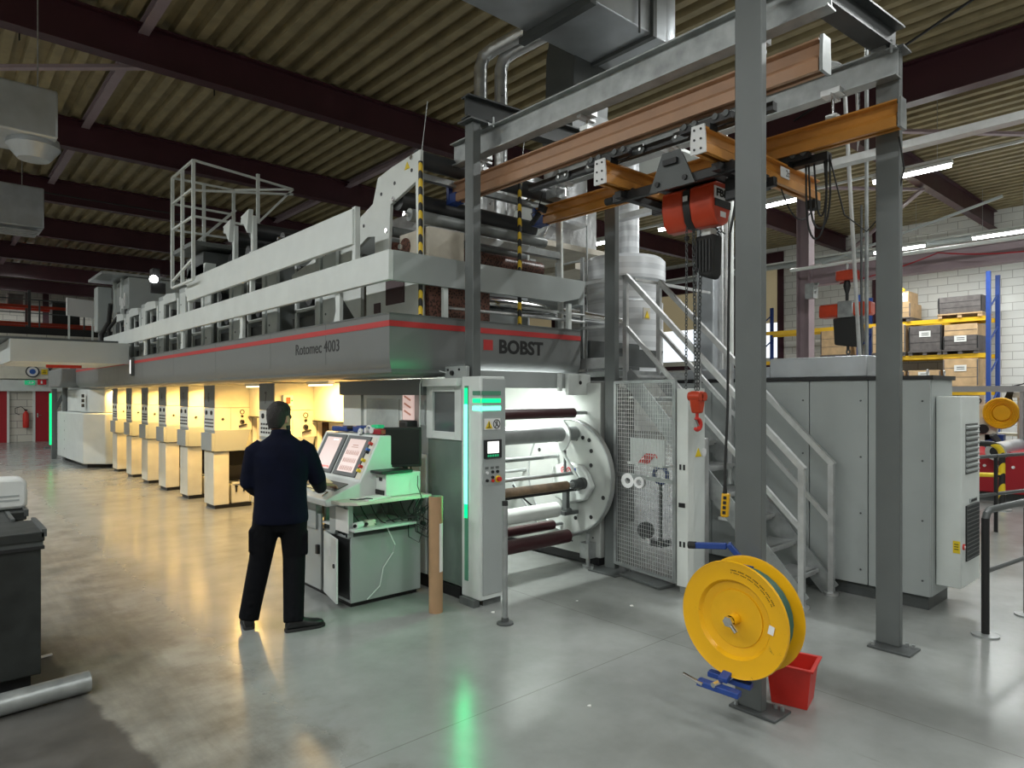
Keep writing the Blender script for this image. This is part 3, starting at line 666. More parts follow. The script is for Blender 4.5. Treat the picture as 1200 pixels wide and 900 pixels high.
# festoon cables
f = thing('festoon_cable', (5.3, 2.9, 3.0), 'looped black festoon cables hanging from the right orange rail', 'cable')
for k, (y0, y1, d) in enumerate(((2.38, 2.22, .62), (2.36, 2.20, .54), (2.32, 2.24, .44))):
    pts = [(5.16, y0, 3.62)]+[(5.16+.02*k, y0+(y1-y0)*(.5-.5*cos(pi*i/12)), 3.62-d*sin(pi*i/12)**.45) for i in range(1, 12)]+[(5.16, y1, 3.62)]
    MB().tube(pts, .008, 6).build('loop', 'rubber', f)
MB().tube([(5.16, 1.72, 3.62), (5.2, 1.7, 3.4), (5.22, 1.75, 3.2), (5.2, 1.95, 3.0), (5.18, 2.1, 3.15), (5.16, 2.2, 3.6)], .006, 6).build('slack_cable', 'rubber', f)
MB().tube(catenary((5.0, 2.5, 3.4), (5.55, 2.5, 3.35), .16), .006, 6).box(5.5, 5.6, 2.46, 2.54, 3.34, 3.41).build('connector_cable', 'rubber', f)
MB().box(5.12, 5.2, 2.2, 3.3, 3.58, 3.64).build('cable_trolley', 'black', f)
# small things fixed under the right rail's far end
s = thing('limit_switch', (4.9, 5.0, 3.6), 'black limit switch with a curled wire at the far rail end', 'switch')
MB().obox((4.95, 5.1, 3.78), (.05, .09, .07), rot('X', 30)).cyl((4.9, 5.1, 3.72), (4.88, 5.2, 3.62), .03, n=10).build('body', 'black', s)
MB().box(5.0, 5.2, 4.95, 5.1, 3.88, 3.98).build('bracket', 'galv', s)
MB().tube([(4.95, 5.1, 3.78), (4.8, 5.12, 3.7), (4.85, 5.12, 3.62), (4.95, 5.1, 3.95)], .006, 6).build('wire', 'rubber', s)
# hazard-striped barrier poles on the machine end
for x, y, la in ((3.37, 5.045, 'left hazard-striped pole rising from the walkway beside the grey post'), (4.57, 5.045, 'right hazard-striped pole rising behind the end fascia')):
    z1 = 3.9 if x < 4 else 3.95
    s = thing('striped_pole', (x, y, 2.5), la, 'pole', 'hazard striped poles')
    MB().cyl((x, y, 2.46), (x, y, z1), .021, n=12).build('pole', 'hazard', s)
    MB().cyl((x, y, z1), (x+.06, y-.02, z1+.55), .004, n=5).build('tether', 'galv', s)

# ------------------------------------------------------------------ hose reel on the near post
h = thing('hose_reel', (3.35, 1.93, .2), 'large scratched yellow hose reel bolted to the near grey post', 'hose reel')
C0 = Vector((3.22, 1.875, .612)); R0 = .305
rd = mat('scratched_yellow', (.82, .43, .006), .33)
nt = rd.node_tree; bb = nt.nodes['Principled BSDF']; tc = nt.nodes.new('ShaderNodeTexCoord')
n1 = nt.nodes.new('ShaderNodeTexNoise'); n1.inputs['Scale'].default_value = 11; n1.inputs['Detail'].default_value = 12; n1.inputs['Roughness'].default_value = .75; n1.inputs['Distortion'].default_value = 1.2
nt.links.new(tc.outputs['Object'], n1.inputs['Vector']); rr = nt.nodes.new('ShaderNodeValToRGB'); e = rr.color_ramp.elements
e[0].position = .635; e[0].color = (.82, .43, .006, 1); e[1].position = .66; e[1].color = (.05, .035, .01, 1)
nt.links.new(n1.outputs[0], rr.inputs[0]); nt.links.new(rr.outputs[0], bb.inputs['Base Color'])
prof = [(.028, -.03), (.03, .03), (.06, .055), (.17, .055), (.185, .045), (.20, .012), (.21, 0), (R0-.012, 0), (R0, -.006), (R0+.004, .004), (R0, .014), (R0-.012, .01), (.2, .02), (.05, .07)]
MB().lathe(C0, UX, prof, 56).build('front_flange', rd, h)
MB().lathe(C0+UX*.17, UX, [(.05, 0), (.2, 0), (R0-.01, 0), (R0+.004, .004), (R0, .012), (R0-.01, .014), (.05, .014)], 56).build('rear_flange', rd, h)
MB().cyl(C0+UX*.03, C0+UX*.17, .15, n=32).build('drum', 'yellow', h)
mb = MB()
for i in range(7): mb.tube([C0+UX*(.035+i*.02)+Vector((0, cos(a*pi/14)*.245, sin(a*pi/14)*.245)) for a in range(28)], .0105, 6, closed=True)
mb.build('hose', mat('green_hose', (.05, .13, .10), .5), h)
mb = MB().cyl(C0-UX*.05, C0+UX*.05, .02, n=14).cyl(C0-UX*.055, C0-UX*.03, .028, n=6).cyl(C0-UX*.04, C0+Vector((-.05, -.05, -.045)), .012, n=10)
mb.build('shaft_fitting', 'chrome', h)
MB().box(3.40, 3.54, 1.86, 2.02, .35, .42).box(3.40, 3.54, 1.86, 2.02, .80, .87).box(3.38, 3.41, 1.85, 2.02, .35, .87).build('wall_bracket', 'blue', h)
MB().bar((3.40, 2.02, .95), (3.36, 2.20, .93), .03, .035).bar((3.47, 1.93, .84), (3.42, 2.02, .96), .05, .03).build('upper_arm', 'blue', h, bevel=.005)
MB().cyl((3.362, 2.19, .932), (3.352, 2.235, .928), .021, n=10).build('rubber_grip', 'rubber', h)
MB().bar((3.12, 2.02, .27), (3.16, 1.80, .255), .055, .03).bar((3.16, 1.9, .30), (3.42, 1.93, .36), .05, .03).bar((3.24, 2.03, .28), (3.28, 1.8, .265), .05, .03).build('hose_guide', 'blue', h, bevel=.004)
MB().cyl((3.10, 1.92, .285), (3.30, 1.90, .285), .014, n=10).cyl((3.10, 1.98, .27), (3.10, 2.1, .29), .01, n=8).build('guide_roller', 'chrome', h)
MB().obox(C0+Vector((-.004, -.215, .0)), (.003, .03, .045), rot('X', 12)).build('sticker', 'sign_w', h)
mb = MB()
for i in range(34):
    for rr_, tk in ((.262, .0045), (.248, .0035)):
        if (i*7+int(rr_*1000)) % 5 == 0: continue
        th = radians(92-i*1.9); mb.obox(C0+Vector((-.002, -cos(th)*rr_, sin(th)*rr_)), (.002, .0048, tk), rot('X', -(92-i*1.9)+90))
mb.build('printed_lines', 'black', h)

b = thing('plastic_bucket', (3.86, 1.86, 0), 'red square plastic bucket on the floor behind the near post', 'bucket')
def frustum(mb, cx, cy, z0, z1, a0, a1, th=.0, m=0, rz=0):
    q0 = [(-a0, -a0), (a0, -a0), (a0, a0), (-a0, a0)]; q1 = [(-a1, -a1), (a1, -a1), (a1, a1), (-a1, a1)]
    Rz = Matrix.Rotation(rz, 2)
    return [(cx+(Rz @ Vector(p)).x, cy+(Rz @ Vector(p)).y, z0) for p in q0]+[(cx+(Rz @ Vector(p)).x, cy+(Rz @ Vector(p)).y, z1) for p in q1]
mb = MB(); o = frustum(mb, 3.86, 1.86, 0, .235, .098, .122, rz=.25); i_ = frustum(mb, 3.86, 1.86, .008, .235, .092, .116, rz=.25)
mb.add(o+i_, [(3, 2, 1, 0)]+[(j, (j+1) % 4, 4+(j+1) % 4, 4+j) for j in range(4)]+[(8, 9, 10, 11)]+[(8+j, 12+j, 12+(j+1) % 4, 8+(j+1) % 4) for j in range(4)]+[(4+j, 4+(j+1) % 4, 12+(j+1) % 4, 12+j) for j in range(4)])
mb.build('body', 'red', b, bevel=.006)
mb = MB(); o = frustum(mb, 3.86, 1.86, .228, .243, .137, .14, rz=.25); i_ = frustum(mb, 3.86, 1.86, .228, .243, .116, .116, rz=.25)
mb.add(o+i_, [(j, (j+1) % 4, 4+(j+1) % 4, 4+j) for j in range(4)]+[(8+j, 12+j, 12+(j+1) % 4, 8+(j+1) % 4) for j in range(4)]+[(4+j, 4+(j+1) % 4, 12+(j+1) % 4, 12+j) for j in range(4)]+[(j, 8+j, 8+(j+1) % 4, (j+1) % 4) for j in range(4)])
mb.build('rim', 'red', b, bevel=.003)

# ------------------------------------------------------------------ left foreground
c = thing('workbench', (.1, 5.5, 0), 'black wooden workbench cabinet cut by the left edge of the picture', 'workbench')
MB().box(-.75, .545, 4.87, 6.15, .13, .88).build('carcass', 'black_board', c, bevel=.006)
MB().box(-.72, .50, 4.93, 6.1, 0, .13).build('plinth', 'black', c)
MB().box(-.75, .56, 4.85, 6.18, .88, .90).build('shadow_gap', 'black', c)
MB().box(-.75, .56, 4.84, 5.35, .93, .985).box(-.75, .44, 5.35, 6.2, .93, .985).box(.44, .56, 5.75, 6.2, .93, .985).build('top', 'black_board', c, bevel=.004)
MB().box(.545, .57, 4.84, 5.36, .955, 1.0).box(.545, .57, 5.74, 6.2, .955, 1.0).box(.44, .46, 5.35, 5.76, .955, 1.0).build('edge_rail', 'dark_steel', c)
MB().box(-.75, .553, 4.855, 4.87, .90, .93).build('edge_strip', 'dark_steel', c)
j = thing('plastic_jug', (.33, 6.0, .985), 'white translucent plastic jerrycan lying on the black workbench', 'jug')
MB().prism([(.18, .988), (.56, .988), (.58, 1.02), (.58, 1.17), (.55, 1.21), (.20, 1.22), (.16, 1.19), (.16, 1.02)], 'y', 5.88, 6.08).build('body', 'jug', j, bevel=.025)
MB().cyl((.2, 5.86, 1.1), (.2, 5.88, 1.1), .03, n=14).build('cap', 'sign_w', j)
mb = MB()
for z in (1.08, 1.05): mb.box(.38, .53, 5.877, 5.879, z, z+.012)
mb.build('embossed_mark', 'cab_grey', j)
single(MB().cyl((-.9, 4.60, .065), (.77, 4.74, .065), .062, n=28).cyl((.765, 4.7395, .065), (.772, 4.74, .065), .05, n=24, m=1), 'steel_pipe', ['galv', 'alu'], 'thick steel pipe lying on the floor in front of the black workbench', 'pipe')
single(MB().lathe((-.3, 3.72, .03), (1, .06, 0), [(0, 0), (.028, 0), (.028, .57), (.022, .6), (.022, .66), (0, .66)], 16), 'steel_rod', 'roller_brown', 'short rusty rod tip on the floor at the lower left edge', 'rod')
single(MB().obox((.62, 5.55, .012), (.13, .02, .012), rot('Z', 12)), 'wood_splinter', 'paper', 'small pale stick on the floor beside the black workbench', 'stick')

# little scraps on the floor
for i, (x, y, s_) in enumerate(((4.55, 3.6, .02), (5.02, 3.35, .018), (4.3, 4.0, .012), (3.55, 4.25, .02), (2.9, 2.6, .01), (4.9, 2.9, .015))):
    v = [(x+s_*cos(a)*random.uniform(.6, 1.3), y+s_*sin(a)*random.uniform(.4, 1.2), .004+.004*random.random()) for a in (0, 1.2, 2.3, 3.5, 4.8)]
    single(MB().add(v+[(p[0], p[1], .001) for p in v], [(0, 1, 2, 3, 4), (9, 8, 7, 6, 5)]+[(q, (q+1) % 5, 5+(q+1) % 5, 5+q) for q in range(5)]), 'paper_scrap', 'paper', 'tiny white paper scrap on the grey floor, ' + ['in front of the mesh gate', 'left of the hose reel', 'near the round-footed post', 'under the white console column', 'in the open middle of the floor', 'between hose reel and stairs'][i], 'scrap', 'paper scraps on the floor')
# ================================================================== THE PRINTING PRESS
TX, TY, TE = 3.02, 5.0, 20.4      # tray corner towards the viewer, far end
press = thing('printing_press', (5.0, 12, 0), 'long grey printing press with red striped walkway tray and white guard boards', 'printing press')
# walkway tray: rounded underside, red stripe set in its own band
prof = [(TX, 2.50), (TX, 2.19)]+[(TX+.17-.17*cos(radians(a)), 2.17-.19*sin(radians(a))) for a in range(10, 91, 10)]+[(TX+.36, 1.95), (3.6, 1.95), (3.6, 2.0), (TX+.36, 2.0), (TX+.03, 2.2), (TX+.03, 2.5)]
tp = [(0, 2.50), (0, 2.19)]+[(.17-.17*cos(radians(a)), 2.17-.20*sin(radians(a))) for a in range(10, 91, 10)]+[(.42, 1.965)]
st_ = lambda d_: ((TX+d_, TE), (TX+d_, TY+d_), (5.43, TY+d_))
def sweep(rows, nm, m_, parent):
    vs = []; nr = len(rows)
    for q in range(3): vs += [(*st_(d_)[q], z_) for d_, z_ in rows]
    return MB().add(vs, [(q*nr+i, q*nr+i+1, (q+1)*nr+i+1, (q+1)*nr+i) for q in range(2) for i in range(nr-1)])
tray = sweep(tp+[(.42, 2.0), (.19, 2.0), (.04, 2.2), (.04, 2.5), (0, 2.5)], 'walkway_tray', 'tray', press).build('walkway_tray', 'tray', press)
# end panel: flat with the same rounded foot (profile y,z)
prof2 = [(TY, 2.50), (TY, 2.14)]+[(TY+.14-.14*cos(radians(a)), 2.12-.10*sin(radians(a))) for a in range(15, 91, 15)]+[(TY+.5, 2.0), (TY+.5, 2.05), (TY+.03, 2.16), (TY+.03, 2.5)]
endp = tray
MB().box(TX-.004, TX, TY-.004, TE, 2.395, 2.445).build('red_stripe', 'red_stripe', tray)
MB().box(TX-.004, 5.43, TY-.005, TY-.0005, 2.395, 2.445).build('red_stripe', 'red_stripe', endp)
MB().box(TX-.006, TX+.05, TY-.006, TE, 2.5, 2.512).box(TX+.05, 5.43, TY-.006, TY+.05, 2.5, 2.512).build('tray_rim', 'grey_paint', press)
text('lettering', 'BOBST', .185, (4.25, TY-.001, 2.215), UX, UZ, 'black', endp, .002, 1.42, .0065, fit=.60)
MB().box(4.06, 4.175, TY-.004, TY-.0005, 2.235, 2.335).build('logo_square', 'red_stripe', endp)
text('lettering', 'Rotomec 4003', .165, (TX-.001, 6.92, 2.225), -UY, UZ, 'grey_paint', tray, .002, .86, .0, fit=.99)
# make that lettering darker than the tray
for o in tray.children:
    if o.name.startswith('lettering'): o.data.materials[0] = M['black']
mb = MB()
for y in (6.2, 7.6, 9.5, 11.5, 13.5, 15.5, 17.5): mb.box(TX-.0015, TX, y, y+.006, 2.1, 2.5)
mb.build('panel_seam', 'grey_paint', tray)
l = MB().box(TX-.06, TX-.005, 14.1, 14.2, 2.16, 2.5).build('tray_lamp', 'dark_steel', press)
MB().box(TX-.065, TX-.058, 14.12, 14.18, 2.2, 2.46).build('lens', 'screen_w', l)
MB().box(TX+.05, 5.4, TY+.05, TE, 2.0, 2.1).build('walkway_floor', 'grey_paint', press)

# guard boards
def board(y0, y1, z0, z1, nm='guard_board'):
    return MB().box(TX-.02, TX+.03, y0, y1, z0, z1).build(nm, 'light_grey', press, bevel=.006)
board(TY-.02, 16.8, 2.79, 3.05); board(5.62, 10.75, 3.2, 3.53)
MB().prism([(TX+.03, 2.79), (5.12, 2.79), (5.45, 3.05), (TX+.03, 3.05)], 'y', TY-.02, TY+.02).build('end_guard_board', 'cab_grey', press)
MB().prism([(5.12, 2.79), (5.43, 2.86), (5.50, 3.05), (5.45, 3.05)], 'y', TY-.02, TY+.02).box(5.40, 5.48, TY, 6.2, 2.79, 3.05).build('end_guard_corner', 'cab_grey', press)
# guard posts (curved feet) and rail posts
for y in (5.95, 8.55, 11.1, 13.4, 15.8):
    MB().prism([(y, 2.5), (y+.14, 2.5), (y+.08, 2.62), (y+.10, 2.79), (y, 2.79)], 'x', TX+.02, TX+.06).build('guard_post', 'light_grey', press, bevel=.004)
for x in (3.6, 5.25):
    MB().box(x, x+.05, TY+.01, TY+.05, 2.5, 2.79).build('guard_post', 'light_grey', press)
for y in (5.60, 8.2, 10.7): MB().box(TX+.0, TX+.05, y, y+.06, 3.0, 3.55).build('guard_post', 'light_grey', press)
mb = MB().cyl((TX+.7, TY+.1, 2.62), (5.6, TY+.1, 2.62), .015, n=8).cyl((4.5, TY+.1, 2.70), (5.6, TY+.1, 2.70), .012, n=8)
mb.build('hand_rail', 'alu', press)
# dryer hoods with side panels, one per print unit, stand on the press deck
UN = [8.57, 10.93, 12.30, 13.67, 15.01, 16.39, 17.80]
UNW = [.52, .52, .50, .54, .53, .53, .54]
for i, y in enumerate([6.9, 8.5, 9.75, 11.05, 12.4, 13.75, 15.1, 16.45]):
    top = 3.66
    d = MB().box(3.42, 5.3, y-.04, y+.30, 2.1, top).build('dryer_hood', 'cab_grey', press, bevel=.01)
    MB().box(3.38, 3.42, y-.20, y+.12, 2.1, top-.10).box(3.38, 3.42, y+.2, y+.30, 2.1, top-.16).build('side_panel', 'light_grey', d, bevel=.005)
    MB().prism([(y+.28, top-.20), (y+1.05, top-.20), (y+1.12, top-.06), (y+.9, top-.02), (y+.35, top-.06)], 'x', 3.36, 3.44).build('top_bracket', 'light_grey', d, bevel=.006)
    mb = MB()
    for k_ in range(4): mb.cyl((3.374, y+.04, 2.7+k_*.22), (3.385, y+.04, 2.7+k_*.22), .014, n=8)
    mb.build('panel_bolt', 'dark_steel', d)
    MB().box(3.5, 5.2, y+.32, y+1.2, 2.1, 2.75).build('duct_box', 'dark_steel', press)
    MB().cyl((3.45, y+.62, 2.95), (5.2, y+.62, 2.95), .09, n=18).cyl((3.45, y+.9, 3.3), (5.2, y+.9, 3.3), .07, n=18).build('web_roller', 'roller_dark', press)
    MB().box(3.44, 3.48, y+.40, y+.44, 2.5, 3.55).box(3.44, 3.48, y+.95, y+1.0, 2.5, 3.5).box(3.44, 3.48, y+.40, y+1.0, 2.80, 2.84).build('rail_frame', 'light_grey', press)
MB().prism([(6.3, 2.5), (7.1, 3.2), (6.3, 3.2)], 'x', 3.46, 3.5).build('gusset_plate', 'white_paint', press)
MB().box(3.75, 5.2, 6.2, 6.8, 2.1, 3.1).build('duct_box', 'wool', press)
q = MB().box(3.44, 3.47, 5.14, 6.15, 2.45, 3.0).build('lower_side_plate', 'white_paint', press, bevel=.004)
MB().box(3.43, 3.44, 5.42, 5.75, 2.68, 2.92).box(3.43, 3.44, 5.86, 5.98, 2.62, 2.72).build('plate_opening', 'roller_maroon', q)
# upper wind frame near the viewer: shaped plate with cut outs, rollers between two plates
def fplate(x):
    o = [(5.16, 4.06), (5.66, 4.02), (5.92, 3.98), (6.02, 3.74), (6.45, 3.60), (7.0, 3.52), (7.5, 3.36), (8.0, 3.28), (8.0, 3.0), (6.35, 3.0), (6.35, 3.34), (6.12, 3.42), (5.98, 3.40), (5.98, 2.92), (5.74, 2.92), (5.68, 3.66), (5.24, 3.78), (5.20, 2.5), (5.14, 2.5)]
    p = MB().prism(o, 'x', x-.018, x+.018).build('wind_frame_plate', 'white_paint', press, bevel=.005)
    mb = MB()
    for yy, zz in ((5.3, 3.9), (5.6, 3.85), (5.85, 3.8), (6.2, 3.55), (6.4, 3.5), (6.7, 3.42), (6.95, 3.42), (5.86, 3.2), (5.86, 3.05), (7.3, 3.3), (7.6, 3.2)):
        mb.cyl((x-.022, yy, zz), (x-.017, yy, zz), .018, n=10)
    mb.build('hole', 'black', p); return p
fp = fplate(3.46); fplate(5.3)
MB().prism([(5.33, 3.93), (5.42, 3.93), (5.375, 4.0)], 'x', 3.437, 3.441).build('warning_triangle', 'sign_y', fp)
for (y, z, r_, m_) in ((5.30, 4.02, .085, 'roller_dark'), (5.62, 3.70, .10, 'roller_dark'), (5.42, 3.52, .06, 'roller_grey'), (5.75, 3.42, .05, 'roller_grey'), (5.5, 3.22, .09, 'web'), (5.8, 3.2, .13, 'web'), (6.3, 3.2, .08, 'roller_dark'), (7.1, 3.35, .09, 'roller_dark'), (7.5, 3.55, .10, 'roller_dark'), (8.1, 3.62, .09, 'roller_grey'), (8.4, 3.80, .09, 'roller_dark'), (8.8, 3.66, .11, 'roller_dark')):
    MB().cyl((3.49, y, z), (5.28, y, z), r_, n=24).cyl((3.43, y, z), (3.49, y, z), .025, n=10, m=1).build('guide_roller', [m_, 'chrome'], press)
MB().box(3.5, 5.28, 5.16, 5.24, 3.30, 3.37).box(3.5, 5.28, 5.34, 5.40, 3.86, 3.92).build('cross_member', 'galv', press)
MB().box(3.5, 4.22, 5.10, 5.16, 2.52, 3.02).build('web_panel', 'web', press)
MB().box(4.3, 5.2, 5.60, 5.9, 2.3, 3.1).box(4.32, 4.36, 5.3, 5.6, 2.5, 2.9).box(4.25, 4.6, 5.30, 5.34, 2.52, 2.60).build('inner_panel', 'cab_grey', press)
MB().box(3.50, 3.9, 5.1, 5.6, 3.0, 3.35).build('inner_cover', 'wool', press)
# second web frame further back
for y0 in (8.9, 9.6):
    MB().prism([(y0, 3.5), (y0+.08, 3.5), (y0+.08, 4.1), (y0+.45, 4.14), (y0+.45, 4.22), (y0, 4.18)], 'x', 3.3, 3.36).build('roller_bracket', 'light_grey', press, bevel=.005)
    MB().prism([(y0-.02, 4.25), (y0+.28, 4.2), (y0+.05, 3.95)], 'x', 3.24, 3.3).build('gusset_plate', 'light_grey', press)
    MB().cyl((3.36, y0+.2, 4.02), (5.2, y0+.2, 4.02), .11, n=20).cyl((3.36, y0+.35, 3.75), (5.2, y0+.35, 3.75), .09, n=20).build('guide_roller', 'roller_dark', press)
# lower body that closes the press behind the print columns
MB().box(4.9, 6.0, 6.9, 20.2, 0.05, 1.96).build('press_body', 'cream', press)
# low ceiling of the print bay
MB().box(3.55, 6.0, 5.6, 20.3, 1.97, 2.02).build('bay_ceiling', 'cream', press)
# warm lamps between the print units
for i, y in enumerate([7.75, 9.9, 11.8, 13.1, 14.45, 15.8, 17.2, 18.9]):
    l = MB().box(3.66, 3.74, y-.3, y+.3, 1.93, 1.97).build('bay_lamp', 'cream', press)
    MB().box(3.675, 3.725, y-.28, y+.28, 1.915, 1.93).build('lamp_tube', 'warm_tube', l)
    area('bay_light', (3.62, y, 1.90), (0, radians(-12), 0), .12, .55, (44 if i < 2 else 29), (1, .60, .165))
# ventilation housing far back
v = thing('exhaust_housing', (4.2, 17.6, 2.6), 'grey exhaust housing with pipes and white tape on top of the far press end', 'exhaust housing')
MB().box(3.5, 5.2, 16.9, 18.6, 3.75, 4.45).build('hood', 'cab_grey', v, bevel=.02)
MB().box(3.12, 3.42, 18.2, 18.6, 3.3, 4.35).build('side_box', 'cab_grey', v, bevel=.02)
MB().box(3.5, 5.2, 17.0, 18.6, 2.6, 3.5).box(3.2, 3.4, 18.3, 18.6, 2.6, 3.3).build('lower_machinery', 'dark_steel', v, bevel=.02)
for x, y in ((3.45, 18.2), (3.45, 17.4), (5.1, 17.0)): MB().box(x, x+.07, y, y+.07, 2.6, 4.5).build('upright', 'light_grey', v)
MB().tube([(3.2, 17.9, 2.7), (3.15, 17.9, 3.2), (3.3, 17.9, 3.5), (3.3, 17.7, 3.9)], .05, 8).tube([(3.3, 17.6, 2.7), (3.22, 17.5, 3.3), (3.4, 17.4, 3.6)], .04, 8).build('flexible_pipe', 'rubber', v)
MB().box(3.44, 3.46, 17.0, 17.08, 3.8, 4.1).box(3.44, 3.46, 17.2, 17.3, 3.76, 4.0).box(3.44, 3.46, 17.42, 17.5, 3.86, 4.05).build('tape', 'sign_w', v)
MB().box(3.0, 5.2, 17.0, 18.6, 4.48, 4.54).box(3.5, 5.0, 16.9, 17, 3.5, 3.75).build('roof_plate', 'galv', v)
s = thing('work_lamp', (3.3, 13.9, 3.8), 'small bright round work lamp above the far guard board', 'lamp')
MB().sphere((3.3, 13.9, 3.98), .075, 14).build('bulb', 'tube', s); MB().box(3.25, 3.5, 13.88, 13.95, 3.72, 3.92).box(3.3, 3.42, 13.95, 14.2, 3.86, 4.2).build('housing', 'black', s)
# service cage on top
c = thing('service_cage', (3.3, 10.7, 3.8), 'light grey tubular safety cage with a grating floor above the guard boards', 'cage')
CX0, CX1, CY0, CY1, CZ0, CZ1 = 2.92, 3.84, 10.15, 11.2, 3.95, 5.15
MB().box(CX0, CX1+.15, CY0, CY1, CZ0+.0, CZ0+.06).prism([(CY0, CZ0), (CY0, CZ0-.22), (CY0+.5, CZ0-.22), (CY1, CZ0)], 'x', CX1-.05, CX1).build('floor_plate', 'grey_paint', c)
for i, (x, y, z0) in enumerate(((CX0, CY0, 3.45), (CX1, CY0, CZ0), (CX0, CY1, 3.45), (CX1, CY1, CZ0), (CX0, (CY0+CY1)/2, 3.45), ((CX0+CX1)/2, CY1, CZ0))):
    MB().box(x-.022, x+.022, y-.022, y+.022, z0, CZ1).build('upright', 'light_grey', c)
mb = MB()
for z in (CZ1, 4.75, 4.35): mb.bar((CX0, CY0, z), (CX0, CY1, z), .03, .03).bar((CX0, CY1, z), (CX1, CY1, z), .03, .03)
mb.bar((CX0, CY0, CZ1), (CX1+.55, CY0, CZ1-.12), .03, .03).bar((CX0, CY0, 4.72), (CX1+.55, CY0, 4.95), .03, .03).bar((CX1, CY1, CZ1), (CX1+.55, CY0, CZ1-.12), .03, .03)
mb.bar((CX0, CY0, 4.35), (CX1, CY0, 4.35), .03, .03).bar((CX1+.55, CY0, 5.03), (CX1-.1, CY0, 4.3), .03, .03)
mb.bar((CX0, CY0, 3.45), (CX0, CY1, 3.45), .03, .03).bar((CX0, CY0, 3.75), (CX0, CY1, 3.55), .03, .03)
mb.build('rail', 'light_grey', c)
MB().bar((CX0+.1, CY1, CZ0), (CX1, CY1-.1, 4.8), .04, .04).build('brace', 'light_grey', c)
MB().box(3.1, 3.7, 10.3, 11.1, 3.55, 3.9).box(3.5, 3.95, 10.0, 10.3, 3.55, 3.95).build('drive_housing', 'dark_steel', c)
MB().prism([(10.2, 3.72), (11.0, 3.72), (11.2, 3.52), (10.35, 3.42)], 'x', 3.1, 3.25).build('side_shield', 'light_grey', c)

